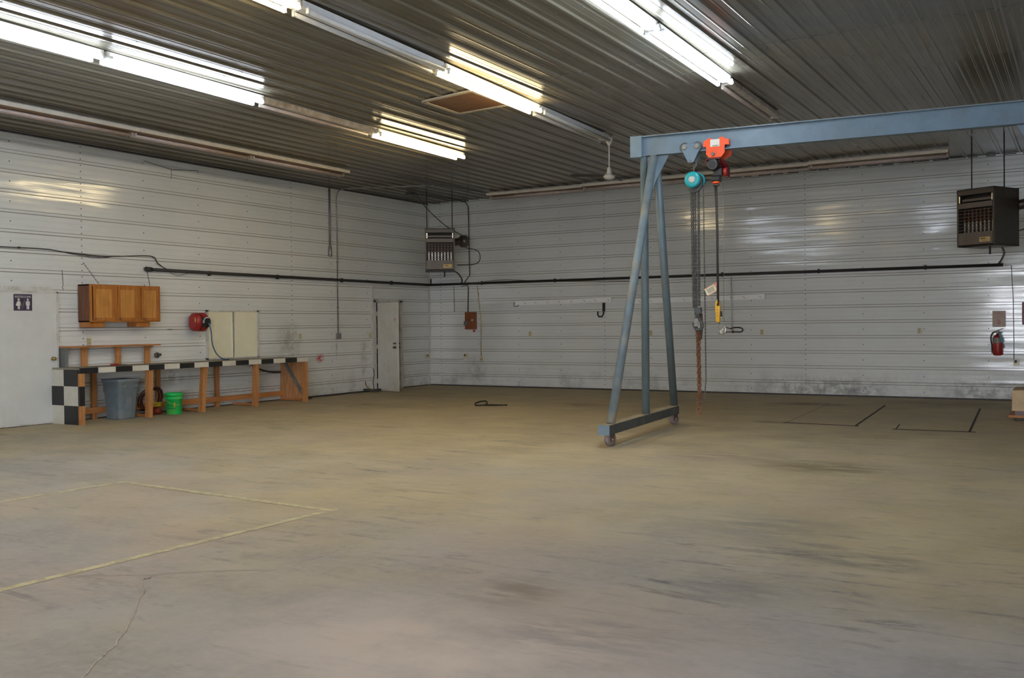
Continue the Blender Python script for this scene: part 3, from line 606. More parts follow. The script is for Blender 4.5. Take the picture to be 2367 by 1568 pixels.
tag(MB().tube([(1.90,-1.2,3.28),(2.16,-1.1,3.2),(2.18,-1.05,3.0),(2.05,-1.1,2.9),(1.75,-1.35,2.88)],.010,8,sub=6).build('power_cord',mCordK),'black cord looping from the corner heater flue back to its casing','cord')
tag(MB().tube([(1.05,-1.97,4.52),(1.15,-1.7,4.2),(1.45,-1.35,3.8),(1.80,-1.1,3.55)],.010,8,sub=6).build('power_cord',mCordK),'black cord drooping from the ceiling box to the corner heater','cord')
tag(MB().tube([(1.58,-1.25,2.76),(1.38,-.75,2.72),(1.12,-.2,2.62),(1.05,-.1,2.52)],.016,8,sub=5).build('gas_hose',mPipe),'black gas line bending from the corner heater to the wall pipe','gas line')
tag(MB().tube([(13.02,-1.85,2.74),(13.02,-1.2,2.66),(12.92,-.4,2.58),(12.86,-.09,2.54)],.018,8,sub=5).build('gas_hose',mPipe),'black gas line from the right heater down to the wall pipe end','gas line')
tag(MB().tube([(13.2,-1.6,2.98),(13.5,-1.5,3.08),(13.9,-1.4,3.2)],.010,6,sub=4).build('power_cord',mCordK),'black cord leaving the right heater at the edge of the photo','cord')
# ---------------------------------------------------------------- cabinet, bench and what is on them
cb=thing('wall_cabinet',(.16,-9.27,1.61),'honey oak wall cabinet with three doors above the workbench','cabinet')
m=B((.018,-9.965,1.61),(.30,-9.945,2.225)); m.box((.018,-8.59,1.61),(.30,-8.57,2.225)); m.box((.018,-9.965,1.61),(.30,-8.57,1.63)); m.box((.018,-9.965,2.205),(.30,-8.57,2.225)); m.box((.018,-9.96,1.61),(.03,-8.575,2.2)); m.build('carcass',mOakD,cb)
m=B((.298,-9.965,1.61),(.322,-9.925,2.225)); m.box((.298,-8.61,1.61),(.322,-8.57,2.225)); m.box((.298,-9.925,1.61),(.3215,-8.61,1.64)); m.box((.298,-9.925,2.19),(.3215,-8.61,2.225))
m.box((.298,-9.50,1.64),(.3215,-9.43,2.19)); m.box((.298,-9.045,1.64),(.3215,-8.975,2.19)); m.build('face_frame',mOak,cb)
mOakP=wood('honey_oak_panel',(.50,.215,.045),(.62,.30,.08),2,.3)
for y0,y1 in ((-9.925,-9.50),(-9.455,-9.045),(-8.985,-8.60)):
    y0+=.012; y1-=.008; m=B((.322,y0,1.63),(.340,y0+.05,2.20)); m.box((.322,y1-.05,1.63),(.340,y1,2.20)); m.box((.322,y0+.05,1.63),(.3395,y1-.05,1.68)); m.box((.322,y0+.05,2.15),(.3395,y1-.05,2.20)); dr=m.build('cabinet_door',mOak,cb,bev=.003)
    B((.322,y0+.05,1.68),(.330,y1-.05,2.15)).build('door_panel',mOakP,dr); MB().lathe((.34,y0+.028,1.66),(.024,0,0),[(0,.008),(.4,.007),(.6,.015),(1,.012)],12).build('knob',mSteel,dr)
for y0,y1 in ((-9.955,-9.66),(-9.03,-8.75)): B((.03,y0,1.525),(.27,y1,1.61)).build('bottom_block',mOak,cb)
for (y,yb) in ((-9.87,-9.70),(-8.62,-8.68)): tag(MB().chain((.035,y,2.585),(.20,yb+.0,2.232),.035,.02,.0035).build('cabinet_chain',mChain),'thin chain holding up the %s end of the oak cabinet'%('left' if y<-9 else 'right'),'chain','cabinet chains')
BY0,BY1,BD,BH=-10.48,-5.30,.75,.885
bn=thing('workbench',(.4,-7.9,0),'long plank workbench with black and white checkered front edge','workbench')
m=B((.02,BY0,BH-.025),(BD-.02,BY1,BH)); m.build('bench_top',mTop,bn)
nsq=16; L=(BY1-BY0)/nsq
m=MB()
for k in range(nsq): m.cur=k%2; m.box((BD-.02,BY0+k*L,BH-.085),(BD+.004,BY0+(k+1)*L,BH+.002))
m.build('checkered_edge',[mBlk,mWht],bn)
m=MB()
for r in range(3):
    for c in range(2):
        m.cur=(r+c)%2 if 0 else (0 if (c==(0 if r==1 else 1)) else 1); z1=[BH-.027,.60,.295][r]; z0=[.60,.295,.0][r]; y=BY0
        m.box((.02+.345*c,y-.015,z0),(.02+.345*(c+1)-.0,y,z1))
m.build('checkered_end_panel',[mBlk,mWht],bn)
m=MB(); 
for z0,z1,c in ((0,.295,0),(.295,.60,1),(.60,BH-.085,0)): m.cur=c; m.box((.71,BY0-.012,z0),(.752,BY0+.078,z1))
m.build('leg',[mPine,mBlk],bn)
for y,lean in ((-9.11,0),(-7.97,.05),(-6.66,0)):
    MB().prism([(.60,y-.045,0),(.69,y-.045,0),(.69,y+.045,0),(.60,y+.045,0)],(.03,lean,BH-.025)).build('leg',mPine,bn)
for y in (-9.72,-8.42,-7.05): B((.03,y-.045,.0),(.07,y+.045,BH-.025)).build('back_leg',mPine,bn)
B((.66,BY1-.10,0),(.75,BY1-.01,BH-.025)).build('leg',mPine,bn); B((.03,BY1-.035,.04),(.66,BY1-.015,BH-.025)).build('plywood_end',mPly,bn)
MB().bar((.12,BY1-.05,BH-.04),(.68,BY1-.05,.10),.018,.07,(0,1,0)).build('diagonal_brace',mGreyW,bn)
B((.07,BY0+.03,.10),(.11,BY1-.03,.195)).build('lower_rail',mPineY,bn)
for y in (-9.11,-7.97,-6.66,BY1-.06): B((.07,y-.02,.015),(.62,y+.02,.055)).build('floor_cleat',mPineY,bn)
sh=thing('bench_shelf',(.12,-9.5,BH),'narrow orange plank shelf standing on the left half of the workbench','shelf')
B((.02,-10.36,1.195),(.24,-8.50,1.222)).build('shelf_board',mPineY,sh)
for y in (-9.93,-9.28,-8.68): B((.08,y-.05,BH+.001),(.12,y+.05,1.195)).build('support',mPine,sh)
B((.04,-10.34,BH+.001),(.20,-10.29,1.195)).build('support',mGreyW,sh)
sd=thing('screwdriver',(.40,-9.52,BH),'small red handled screwdriver lying on the workbench','screwdriver'); MB().lathe((.35,-9.62,BH+.016),(.03,.15,0),[(0,.010),(.1,.015),(.8,.015),(1,.009)],10).build('handle',mRed,sd); MB().cyl((.38,-9.47,BH+.016),(.40,-9.34,BH+.008),.005).build('shaft',mSteel,sd)
wk=MB().lathe((.017,-8.44,1.02),(.07,0,0),[(0,.02),(.3,.018),(.35,.045),(.8,.05),(1,.03)],14); wk.cyl((.05,-8.44,1.02),(.06,-8.35,1.03),.02); tag(wk.build('wall_valve',mSteel),'small dark round valve on the wall at the right end of the bench shelf','valve')
nb=thing('wall_plate',(.02,-8.11,1.46),'tiny dark nameplate on the wall right of the cabinet','plate'); B((.017,-8.165,1.462),(.021,-8.055,1.482)).build('plate',P('plate_grey',(.2,.2,.19),.5),nb)
m=MB()
for k in range(5): m.box((.0205,-8.155+.02*k,1.468),(.0215,-8.143+.02*k,1.477))
m.build('print',mInk,nb)
# trash can
tcn=thing('trash_can',(.40,-9.47,0),'grey square trash can with flared rim under the workbench','trash can',rz=.12)
def rr(w,d,z,r=.05,n=4):
    P_=[]
    for cx,cy,a in ((1,1,0),(-1,1,90),(-1,-1,180),(1,-1,270)):
        for k in range(n+1): t=math.radians(a+90*k/n); P_.append((cx*(w-r)+r*math.cos(t),cy*(d-r)+r*math.sin(t),z))
    return P_
m=MB().rings([rr(.155,.175,.0),rr(.16,.18,.03),rr(.18,.205,.44),rr(.19,.215,.46),rr(.195,.22,.60),rr(.212,.238,.61),rr(.214,.24,.665),rr(.19,.215,.665),rr(.18,.20,.60)],True); m.build('can_body',mCan,tcn,False)
for s in (-1,1): B((.19,s*.13-.04,.53),(.212,s*.13+.04,.56)).build('handle',mCan,tcn,False)
m=MB().box((.15,-.07,.05),(.176,.07,.42)); m.build('front_panel',mCan,tcn,False,bev=.008)
# bucket
bk=thing('bucket',(.52,-8.475,0),'bright green plastic bucket beside a bench leg','bucket')
m=MB().lathe((.52,-8.475,.0),(0,0,.37),[(0,.125),(.02,.130),(.70,.142),(.71,.155),(.76,.155),(.77,.146),(.86,.148),(.87,.160),(.97,.160),(1,.156),(1,.145),(.9,.14)],32); m.build('bucket_body',mGreen,bk)
m=MB(); 
for k in range(17):
    t=math.radians(-160+20*k*.62*1.62); pass
m.tube([(.52+.158*math.cos(t),-8.475+.158*math.sin(t),.30-.14*math.sin((t+2.2)/2.2*PI/2)) for t in [-2.2+.22*k for k in range(11)]],.004,6); m.build('wire_handle',mHoseY,bk)
bd_=Vector((.55,-.83,0)).normalized(); bt=Vector((-bd_.y,bd_.x,0)); 
def onb(a,z): t=math.atan2(bd_.y,bd_.x)+a; return Vector((.52+.1385*math.cos(t),-8.475+.1385*math.sin(t),z))
m=MB()
for a0_,a1_,z in ((-.75,.1,.165),(-.6,.05,.15),(-.65,.5,.115),(-.6,.45,.10)): m.bar(onb(a0_,z),onb((a0_+a1_)/2,z),.006,.006); m.bar(onb((a0_+a1_)/2,z),onb(a1_,z),.006,.006)
m.build('print',P('dark_green_ink',(.01,.10,.04),.5),bk)
m=MB().bar(onb(.35,.12),onb(.35,.21),.010,.012); m.bar(onb(.2,.17),onb(.5,.17),.010,.010); m.build('yellow_star',mYel,bk); MB().bar(onb(.38,.165),onb(.85,.165),.008,.010).build('white_mark',mWht,bk)
# hoses and cables behind the bucket
def coil(name,mat,c,R,n_,r,label,cat,tilt,seed,sq=.25,group=None):
    random.seed(seed); m=MB(); pts=[]; T=Matrix.Rotation(tilt,3,'Y')
    for k in range(n_*14):
        t=2*PI*k/14; q=R*(1+.16*math.sin(k*.37+seed)); p=Vector((q*math.cos(t),q*math.sin(t)*1.0,.012*math.sin(k*1.3)+sq*.02*(k/14)))
        pts.append(Vector(c)+T@p)
    zmin=min(p.z for p in pts); pts=[Vector((p.x,p.y,max(p.z,r+.001))) for p in pts]
    m.tube(pts,r,6); return tag(m.build(name,mat),label,cat,group)
coil('hose_coil',mHoseR,(.23,-8.70,.25),.21,4,.014,'dark red hose coil leaning behind the green bucket','hose',-1.15,2,1)
coil('cable_coil',mHoseY,(.34,-8.74,.10),.13,4,.011,'yellow cable coil on the floor left of the green bucket','cable',-.5,5,1)
m=MB().cyl((.30,-8.66,.012),(.30,-8.66,.13),.085,n=18); tag(m.build('red_reel',P('dull_red_plastic',(.24,.03,.012),.5)),'dull red cord holder partly hidden behind the green bucket','cord reel')
tag(MB().tube([(.28,-8.27,.30),(.32,-8.22,.15),(.36,-8.15,.05),(.38,-8.05,.012),(.30,-7.96,.012)],.008,6,sub=6).build('cord',mCordK),'black cord trailing to the floor right of the green bucket','cord')
tag(MB().tube([(.5,-10.2,.010),(.62,-9.9,.010),(.66,-9.7,.010),(.72,-9.25,.010),(.70,-9.1,.010)],.008,6,sub=5).build('cord',mCordK),'black cord lying on the floor in front of the trash can','cord') if 0 else None
# hose reel
R=thing('hose_reel',(.03,-7.6,1.42),'red wall mounted hose reel with black centre above the bench','hose reel')
rc=Vector((.26,-7.62,1.60)); ax=Vector((0,-1,0))
prof=[(-8,.10),(-7.6,.135),(-6,.165),(-2.5,.185)]
def rslab(y0,y1,pts): return [(p[0],p[1]) for p in pts]
mm=MB()
def oct_(y,s): y=-7.60+(y+7.62)*.84; s*=.9; return [Vector((.215+s*a*.8,y,1.605+s*b*.98)) for a,b in ((-.12,.185),(.07,.185),(.165,.12),(.19,0),(.165,-.12),(.07,-.19),(-.12,-.19),(-.20,-.12),(-.215,0),(-.20,.12))]
mm.rings([oct_(-7.80,.70),oct_(-7.775,.88),oct_(-7.72,1),oct_(-7.705,1)]); mm.build('reel_case',mRed,R,bev=.0)
m=MB().rings([oct_(-7.705,.985),oct_(-7.655,.985)]); m.build('centre_band',mBlk,R)
m=MB().rings([oct_(-7.655,1.0),oct_(-7.58,1.04),oct_(-7.50,.98),oct_(-7.46,.80)]); m.build('reel_case',mRed,R)
MB().lathe((.335,-7.55,1.60),(.03,.0,0),[(0,.105),(.5,.10),(1,.05)],20).build('black_hub',mBlk,R)
m=MB()
for k in range(7):
    t=math.radians(75+18*k); p=Vector((.362,-7.55+.085*math.cos(t),1.60+.085*math.sin(t))); m.box(p-Vector((.004,.010,.010)),p+Vector((.004,.010,.010)))
m.build('hub_lettering',mSignW,R)
MB().box((.26,-7.752,1.60),(.29,-7.735,1.68)).build('yellow_sticker',mYel,R)
B((.0,-7.66,1.52),(.07,-7.56,1.68)).build('wall_bracket',mSteel,R)
tag(MB().tube([(.375,-7.53,1.58),(.41,-7.51,1.45),(.42,-7.50,1.25),(.42,-7.46,1.12),(.40,-7.36,1.0),(.36,-7.20,.92),(.31,-7.06,.90),(.30,-6.98,.898)],.011,8,sub=6).build('air_hose',mHoseB),'blue air hose hanging from the red reel onto the bench','hose')
# black tube under the bench, wires on the wall
tag(MB().tube([(.10,-6.55,.84),(.11,-6.3,.80),(.12,-6.05,.68),(.14,-5.75,.60),(.15,-5.45,.58)],.018,8,sub=5).build('black_hose',mCordK),'black hose curving under the far end of the bench','hose')
m=MB(); m.tube([(.03,-12.4,2.75),(.03,-11.28,2.76),(.03,-10.56,2.77),(.03,-10.18,2.74),(.03,-9.41,2.715),(.03,-8.52,2.77),(.03,-8.36,2.64),(.03,-8.15,2.55),(.03,-7.9,2.52)],.008,6,sub=5)
for k in range(4): m.tube([(.03,-10.3,2.75),(.03,-9.95,2.735-.012*k),(.03,-9.6,2.715-.014*k),(.03,-9.3,2.715)],.0035,5,sub=4)
m.tube([(.03,-8.5,2.765),(.03,-8.30,2.62),(.03,-8.1,2.50),(.03,-7.9,2.45),(.03,-7.7,2.50),(.03,-7.55,2.54)],.004,5,sub=5)
m.box((.017,-11.0,2.75),(.04,-10.97,2.78)); tag(m.build('cable_bundle',mCordK),'sagging dark wire bundle on the left wall above the cabinet','cable')
m=MB().tube([(.025,-8.63,4.43),(.03,-8.02,4.35),(.025,-7.42,4.41)],.005,5); m.tube([(.025,-8.03,4.35),(.025,-8.03,4.20),(.03,-8.05,4.18)],.004,5); tag(m.build('cable',mCondD),'thin bent wire high on the left wall near the ceiling','cable')
tag(MB().tube([(.025,-10.25,2.45),(.025,-10.24,2.2),(.03,-10.26,2.17),(.025,-10.23,2.13)],.004,5).build('cable',mCondD),'thin wire hook hanging left of the oak cabinet','wire hook')
# floor cords by the door
m=MB().tube([(.10,-5.15,.012),(.16,-4.85,.012),(.13,-4.4,.012),(.18,-3.8,.012),(.12,-3.2,.012),(.14,-2.75,.012),(.22,-2.5,.012)],.013,6,sub=6); m.tube([(.2,-5.1,.012),(.35,-4.9,.012),(.30,-4.7,.012),(.15,-4.75,.014)],.012,6,sub=6)
tag(m.build('floor_hose',mCordK),'dusty black hose lying along the foot of the left wall','hose')
coil('hose_coil',mCordK,(.22,-2.62,.02),.19,3,.012,'dark hose coil on the floor in front of the open door frame','hose',0,9,.6)
tag(MB().tube([(.05,-2.31,.52),(.06,-2.31,.35),(.07,-2.37,.2),(.10,-2.36,.03)],.009,6,sub=5).build('cord',mCordK),'black cord dropping from the white strip left of the open door','cord')
tag(MB().tube([(.05,-2.62,.24),(.07,-2.60,.12),(.12,-2.52,.05),(.15,-2.45,.03)],.012,6,sub=4).build('cord',P('orange_brown_cord',(.30,.16,.05),.6)),'orange brown cord end at the foot of the wall by the door','cord')
# strap on the floor
st=MB()
sp_=[(4.85,-4.66),(4.66,-4.75),(4.50,-4.82),(4.40,-4.90)]
m=MB().tube([(4.95,-4.72,.012),(4.72,-4.82,.02),(4.55,-4.93,.012),(4.47,-4.90,.015),(4.36,-4.72,.03),(4.36,-4.55,.05),(4.45,-4.50,.055),(4.55,-4.62,.03),(4.64,-4.86,.014)],.014,6,sub=5); m.tube([(4.64,-4.86,.012),(4.8,-4.80,.010),(4.9,-4.74,.012),(5.0,-4.66,.016),(5.02,-4.72,.012)],.011,6,sub=4)
tag(m.build('strap',P('black_strap',(.02,.016,.012),.7)),'black looped strap lying on the open floor','strap')
# ---------------------------------------------------------------- cardboard / lumber stack at right edge
bx=thing('crate',(13.85,-3.7,0),'tan wooden crate on dark skids at the right edge of the photo','crate')
B((13.30,-4.05,.15),(14.5,-3.2,.46)).build('crate_body',mTan,bx,bev=.012); B((13.34,-4.03,.09),(14.46,-3.24,.15)).build('grey_layer',P('grey_purple_board',(.20,.16,.17),.6),bx)
B((13.26,-4.09,.055),(14.5,-3.2,.09)).build('bottom_board',mPineY,bx)
for y in (-4.0,-3.3): B((13.36,y,0),(14.46,y+.08,.055)).build('skid',mBase,bx)
# ---------------------------------------------------------------- gantry crane
GA=math.atan2(.086,1.0)
g=thing('gantry_crane',(9.1,-7.9,0),'blue-grey steel gantry crane on wheels with a long overhead beam','gantry crane',rz=GA)
BL=4.84
def aframe(xo,sx,near=False):
    # xo: local x of the frame, sx: direction towards the beam middle
    m=MB().box((xo-.07,-1.63,.155),(xo+.07,1.42,.272)); m.build('base_beam',mBaseB,g,False,bev=.006)
    B((xo-.068,-1.60,.2725),(xo+.068,1.40,.276)).build('dust_layer',mDustTop,g,False)
    B((xo-.072,-1.634,.153),(xo+.072,-1.622,.274)).build('end_plate',mBlue,g,False)
    MB().cyl((xo+.01*sx,0,.27),(xo+.01*sx,0,3.75),.052,n=20).build('upright_pipe',mBlueL,g,False)
    MB().cyl((xo,-1.38,.27),(xo+.17*sx,-.075,3.72),.054,n=20).build('brace_pipe',mBlueD,g,False)
    MB().cyl((xo,1.40,.27),(xo+.17*sx,.065,3.60),.054,n=20).build('brace_pipe',mBlueL,g,False)
    m=MB().prism([(xo+.02*sx,-.008,3.74),(xo+.36*sx,-.008,3.74),(xo+.17*sx,-.008,3.40),(xo+.04*sx,-.008,3.02)],(0,.016,0)); m.build('gusset_plate',mBlue,g,False)
    for y in (-1.40,1.38):
        CR=Matrix.Translation((xo,y,0))@Matrix.Rotation(math.radians(-33),4,'Z')@Matrix.Translation((-xo,-y,0))
        m=MB().box((xo-.05,y-.035,.135),(xo+.05,y+.035,.155)); m.box((xo-.046,y-.03,.06),(xo-.038,y+.03,.14)); m.box((xo+.038,y-.03,.06),(xo+.046,y+.03,.14)); m.v=[CR@v for v in m.v]; cst=m.build('caster_fork',mRust if 0 else P('rusty_brown_fork',(.10,.055,.045),.6) if 'rusty_brown_fork' not in bpy.data.materials else bpy.data.materials['rusty_brown_fork'],g,False)
        wm=bpy.data.materials.get('purple_brown_wheel') or P('purple_brown_wheel',(.26,.20,.19),.4,var=.25,dirt=(.12,.06,.04))
        w=MB(); w.lathe(CR@Vector((xo-.028,y,.082)),CR.to_3x3()@Vector((.056,0,0)),[(0,.035),(.001,.055),(.05,.07),(.15,.080),(.85,.080),(.95,.07),(1,.055),(1.0,.035)],26); w.build('wheel',wm,cst,False)
        MB().cyl(CR@Vector((xo-.05,y,.082)),CR@Vector((xo+.05,y,.082)),.012,n=10).build('axle',mBright,cst,False)
aframe(0,1); aframe(BL,-1)
bz0,bz1=3.745,4.01
m=MB().box((-.0,-.065,bz0),(BL+.0,.065,bz0+.012)); m.box((0,-.065,bz1-.012),(BL,.065,bz1)); m.box((0,-.006,bz0),(BL,.006,bz1)); m.build('i_beam',mBlue,g,False)
B((0,-.064,bz1+.0),(BL,.064,bz1+.003)).build('dust_layer',mDustTop,g,False)
for x0 in (-.16,BL): B((x0,-.075,bz0-.015),(x0+.16,.075,bz1+.008)).build('end_cap',mBlue,g,False,bev=.004)
GM=g.matrix_basis
def gp(x,y,z): return GM@Vector((x,y,z))
# grey push trolley with teal chain hoist
def lobj(parent_loc_x,name,label,cat,z): return thing(name,GM@Vector((parent_loc_x,0,z)),label,cat,rz=GA)
T=lobj(.675,'beam_trolley','blue-grey push trolley with two wheels on the beam, left of the orange one','trolley',3.58)
for s in (-1,1):
    y=s*.085; pl=[(-.125,3.83),(-.10,3.85),(.10,3.85),(.125,3.83),(.13,3.79),(.035,3.60),(-.035,3.60),(-.13,3.79)]
    MB().prism([(x,y-.005,z-3.58) for x,z in pl],(0,.010,0)).build('side_plate',mBlueD if s>0 else mBlue,T,False,bev=.003)
    for q in (-.085,.085):
        w=MB().lathe((q,s*.024,3.805-3.58),(0,s*.05,0),[(0,.05),(.3,.052),(.6,.052),(.7,.066),(1,.066)],22).build('wheel',mSteel,T,False); MB().lathe((q,s*.09,3.805-3.58),(0,s*.02,0),[(0,.036),(.6,.036),(1,.026)],16).build('hub_cap',P('dusty_hub',(.25,.24,.21),.6) if 'dusty_hub' not in bpy.data.materials else bpy.data.materials['dusty_hub'],w,False)
m=MB().cyl((0,-.09,.04),(0,.09,.04),.018); m.tube([(.0,0,.04),(.03,0,.0),(.015,0,-.05),(-.02,0,-.055)],.012,8); m.build('pin',mSteel,T,False)
CHX=.695
K=lobj(CHX,'chain_hoist','teal chain hoist with bundled chains hanging from the grey trolley','chain hoist',1.35); z=lambda h: h-1.35
MB().lathe((0,-.115,z(3.375)),(0,.075,0),[(0,.055),(.02,.085),(.15,.103),(.5,.108),(.85,.104),(1,.095)],36).build('front_cover',mTeal,K,False)
MB().lathe((0,-.122,z(3.375)),(0,.01,0),[(0,.035),(.5,.045),(1,.047)],20).build('badge',mSilver,K,False)
MB().lathe((0.02,-.04,z(3.37)),(0,.07,0),[(0,.098),(.2,.10),(1,.098)],28).build('gear_case',P('dark_brown_case',(.06,.03,.025),.5),K,False)
MB().lathe((0.03,.03,z(3.375)),(0,.07,0),[(0,.105),(.6,.108),(1,.085)],30).build('rear_cover',mTeal,K,False)
MB().lathe((0,-.03,z(3.33)),(0,.05,0),[(0,.115),(1,.115)],28).build('guide_case',mSteel,K,False)
m=MB().tube([(0,0,z(3.47)),(0,0,z(3.53)),(.028,0,z(3.56)),(.026,0,z(3.60)),(-.01,0,z(3.615)),(-.032,0,z(3.59))],.013,8,sub=4); m.cyl((0,0,z(3.44)),(0,0,z(3.50)),.02); m.build('top_hook',mSteel,K,False)
for q,(x,y) in enumerate(((-.040,-.02),(-.022,.01),(-.006,-.015),(.012,.012),(-.03,.03))): MB().chain((x,y,z(3.28)),(x*.75+.012,y*.8,z(1.70)),.040,.030,.0062,.35).build('load_chain',mChain,K,False)
for x,y in ((.052,-.005),(.064,.012)): MB().chain((x,y,z(3.28)),(x-.004,y,z(1.72)),.038,.026,.0055,.2).build('load_chain',mChain,K,False)
m=MB().chain((.115,.03,z(3.3)),(.135,.02,z(.75)),.034,.022,.0045,.1); m.chain((.135,.02,z(.75)),(.12,.0,z(.52)),.034,.022,.0045,.1); m.chain((.12,.0,z(.52)),(.07,.0,z(.44)),.034,.022,.0045,.1); m.build('hand_chain',mChain,K,False)
m=MB().chain((-.01,.03,z(1.70)),(.035,.03,z(.72)),.034,.024,.0048,.2); m.chain((.005,.045,z(1.70)),(.045,.04,z(.72)),.034,.024,.0048,.2); m.build('hand_chain',mChain,K,False)
m=MB().box((.0,-.04,z(1.615)),(.085,.04,z(1.70))); m.lathe((.045,-.045,z(1.655)),(0,.09,0),[(0,.045),(1,.045)],14); m.cyl((.045,0,z(1.62)),(.045,0,z(1.57)),.022); m.build('hook_block',mSteel,K,False,bev=.006)
m=MB().tube([(.05,0,z(1.58)),(.062,0,z(1.54)),(.092,0,z(1.50)),(.095,0,z(1.44)),(.06,0,z(1.405)),(.015,0,z(1.415)),(-.012,0,z(1.46)),(-.018,0,z(1.50))],.019,10,sub=4); m.build('lower_hook',mSteel,K,False)
MB().box((-.01,-.03,z(1.45)),(.045,-.02,z(1.56))).build('safety_latch',mFin,K,False,bev=.004)
RC=lobj(.735,'rusty_chain','thick rusty chain doubled over the hoist hook and hanging almost to the floor','chain',.27)
m=MB().chain((-.015,0,1.42-.27),(.0,.0,.50-.27),.062,.042,.0085,.5); m.chain((.008,.02,1.42-.27),(.022,.012,.42-.27),.062,.042,.0085,.5); m.chain((-.03,-.01,.52-.27),(.03,.0,.52-.27),.06,.042,.0085); m.chain((-.012,.01,.56-.27),(.0,.01,.36-.27),.065,.05,.0095,.6); m.build('rusty_links',mRust,RC,False)
m=MB().tube([(-.02,0,.12),(-.028,0,.05),(0,0,.012),(.028,0,.05),(.02,0,.12)],.010,8,sub=4); m.build('end_link',mRust,RC,False)
DB=MB().tube([(.075,.03,z(1.62)),(.078,.03,z(1.45)),(.07,.03,z(1.33)),(.055,.03,z(1.28)),(.035,.03,z(1.31)),(.04,.03,z(1.40))],.018,8,sub=4); DB.build('spare_hook',P('dark_rust',(.07,.03,.022),.6),K,False)
# orange trolley with electric hoist
OT=lobj(1.005,'beam_trolley','bright orange trolley with a white sticker on the beam','trolley',3.58)
pl=[(-.16,3.785),(-.16,3.86),(-.13,3.868),(-.10,3.892),(-.06,3.895),(-.02,3.868),(.025,3.868),(.06,3.90),(.10,3.90),(.13,3.872),(.165,3.868),(.165,3.80),(.12,3.795),(.12,3.70),(.075,3.64),(-.085,3.64),(-.125,3.69),(-.125,3.785)]
for s in (-1,1): MB().prism([(x,s*.088-.005,zz-3.58) for x,zz in pl],(0,.010,0)).build('side_plate',mOrange,OT,False,bev=.002)
B((.14,-.088,.215),(.172,.088,.285)).build('bumper',mOrange,OT,False)
for s in (-1,1):
    for q in (-.08,.08): MB().lathe((q,s*.02,.225),(0,s*.05,0),[(0,.05),(1,.05)],18).build('wheel',mSteel,OT,False)
lb=B((-.068,-.0955,.20),(.052,-.0935,.295)).build('white_sticker',mLabel,OT,False)
m=MB(); 
for k,(a,b_) in enumerate(((-.045,.035),(-.04,.03))): m.box((a,-.0965,.215-.009*k),(b_,-.0955,.219-.009*k))
m.build('print',mInk,lb,False)
m=MB().cyl((-.028,-.13,.105),(-.028,.10,.105),.022,n=16); m.build('axle_pin',P('dusty_pin',(.17,.15,.13),.5),OT,False)
MB().prism([(.06,.10,.05),(.16,.10,.10),(.17,.10,.16),(.10,.10,.17)],(0,.01,0)).build('rear_flap',mOrange,OT,False)
E=lobj(1.0,'electric_hoist','dark red and black electric hoist hanging under the orange trolley','electric hoist',3.30); z=lambda h: h-3.30
m=MB().box((-.125,-.10,z(3.62)),(.06,.10,z(3.635))); m.prism([(.06,-.10,z(3.635)),(.14,-.02,z(3.57)),(.14,.12,z(3.50)),(.14,.12,z(3.40)),(.06,.05,z(3.50))],(-.012,0,0)); m.box((-.125,-.10,z(3.54)),(-.115,.10,z(3.635))); m.build('hanger_frame',mRedD,E,False)
MB().lathe((-.03,-.14,z(3.545)),(0,.20,0),[(0,.06),(.02,.072),(.06,.078),(.9,.078),(1,.07)],28).build('motor',mBlk,E,False)
m=MB()
for k in range(12): t=2*PI*k/12; m.box((-.03+.055*math.cos(t)-.004,-.142,z(3.545)+.055*math.sin(t)-.004),(-.03+.055*math.cos(t)+.004,-.139,z(3.545)+.055*math.sin(t)+.004))
m.build('fan_grille',P('grille_grey',(.16,.16,.16),.5),E,False)
B((-.04,-.07,z(3.40)),(.085,.06,z(3.50))).build('gearbox',mBlk,E,False,bev=.015)
MB().lathe((.10,-.03,z(3.45)),(.05,0,0),[(0,.06),(1,.055)],20).build('drum_cover',mRed,E,False)
B((-.075,-.06,z(3.335)),(.055,.06,z(3.415))).build('rope_guide',mBlk,E,False,bev=.02)
MB().lathe((-.008,-.03,z(3.335)),(0,0,-.03),[(0,.04),(.3,.05),(.8,.045),(1,.03)],18).build('red_collar',mOrange,E,False)
MB().lathe((-.008,-.03,z(3.30)),(0,0,-.025),[(0,.02),(.1,.045),(.8,.045),(1,.03)],18).build('stop_disc',mSteel,E,False)
m=MB()
for a,b_ in ((-.022,-.004),(-.008,.006),(.004,.014)): m.tube([(a,-.03,z(3.28)),(b_,-.03,z(2.7)),(b_+.004,-.03,z(1.80 if a<-.02 else 1.72))],.007,6)
m.build('control_cable',mCordK,E,False)
m=MB().tube([(.075,.0,z(3.36)),(.085,-.01,z(2.4)),(.078,-.01,z(1.50))],.0028,5); m.build('wire_rope',mCond,E,False)
pt=lobj(1.0,'hoist_pendant','yellow push button pendant hanging on cables from the electric hoist','control pendant',1.44); z=lambda h: h-1.44
m=MB().rings([rr(.018,.016,z(1.50),.01),rr(.030,.024,z(1.515),.012),rr(.030,.025,z(1.62),.012),rr(.034,.026,z(1.66),.012),rr(.034,.026,z(1.745),.012),rr(.022,.018,z(1.785),.01)]); m.build('pendant_body',mYel,pt,False)
B((-.012,-.030,z(1.715)),(.012,-.024,z(1.75))).build('stop_button',mInk,pt,False)
for h_ in (1.665,1.63,1.59): MB().cyl((0,-.030,z(h_)),(0,-.022,z(h_)),.008,n=10).build('button',P('dull_yellow_button',(.45,.22,.02),.5) if 'dull_yellow_button' not in bpy.data.materials else bpy.data.materials['dull_yellow_button'],pt,False)
B((-.022,-.02,z(1.475)),(.018,.02,z(1.502))).build('strain_plate',mChain,pt,False)
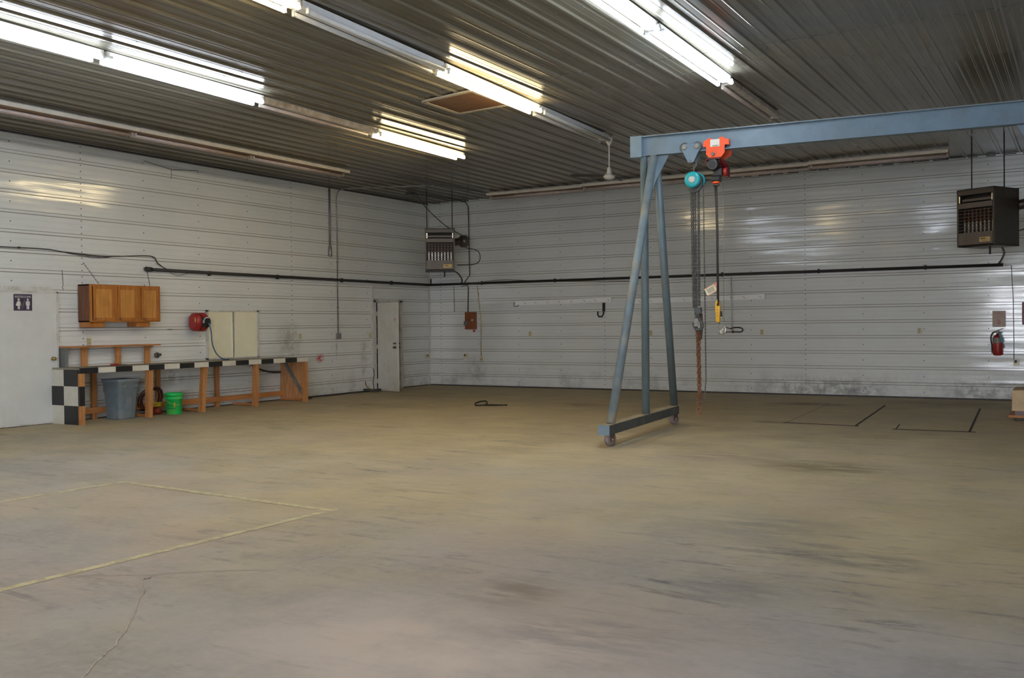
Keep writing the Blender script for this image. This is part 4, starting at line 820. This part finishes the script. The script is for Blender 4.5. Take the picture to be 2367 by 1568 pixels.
MB().cyl((.045,0,z(1.56)),(.042,0,z(1.645)),.012,n=10).build('black_connector',mBlk,pt,False); MB().cyl((.046,0,z(1.545)),(.045,0,z(1.575)),.013,n=10).build('clip',mBright,pt,False)
hb=lobj(1.045,'hook_weight','small shiny steel hook weight on a thin wire under the yellow pendant','hook',1.34)
m=MB().tube([(.035,0,.21),(.055,0,.14),(.05,0,.10)],.003,5); m.tube([(-.045,0,.135),(-.03,0,.06)],.003,5); m.build('wire_loop',mCond,hb,False)
m=MB().tube([(.02,0,.09),(.045,0,.10),(.055,0,.07),(.045,0,.035),(.02,0,.03)],.010,8,closed=True,sub=3); m.build('shackle',mBright,hb,False)
MB().lathe((.0,0,.0),(0,0,.075),[(0,.03),(.1,.042),(.6,.038),(.8,.02),(1,.015)],16).build('weight',P('pale_zinc',(.40,.38,.31),.4,metal=.4),hb,False)
TS=1.6
tg=lobj(.93,'warning_tag','red and white striped cardboard warning tag beside the pendant cable','tag',1.88)
Rm=Matrix.Rotation(math.radians(-28),4,'Y')@Matrix.Diagonal((1.6,1,1.6,1))
def tb(x0,x1,z0,z1,y0,y1,M_=Rm): return MB().box((x0,y0,z0),(x1,y1,z1),Matrix.Translation((0,0,.055))@M_)
card=tb(-.060,.055,-.030,.035,-.006,.010).build('tag_card',mTagW,tg,False)
m=MB()
for k in range(9):
    x=-.058+.0128*k
    for z0,z1 in ((-.030,-.022),(.027,.035)): m.box((x,-.0075,z0),(x+.006,-.006,z1),Matrix.Translation((0,0,.055))@Rm)
for k in range(5): m.box((.028,-.0075,-.022+.011*k),(.053,-.006,-.016+.011*k),Matrix.Translation((0,0,.055))@Rm)
m.build('red_print',mTagR,card,False)
m=MB()
for k in range(4): m.box((-.045,-.0075,-.015+.010*k),(.018,-.006,-.011+.010*k),Matrix.Translation((0,0,.055))@Rm)
m.build('text_lines',mSteel,card,False)
MB().tube([(.075,0,.10),(.08,0,.12),(.085,-.02,.125)],.002,4).build('string',mCond,tg,False)
bpy.context.view_layer.update()
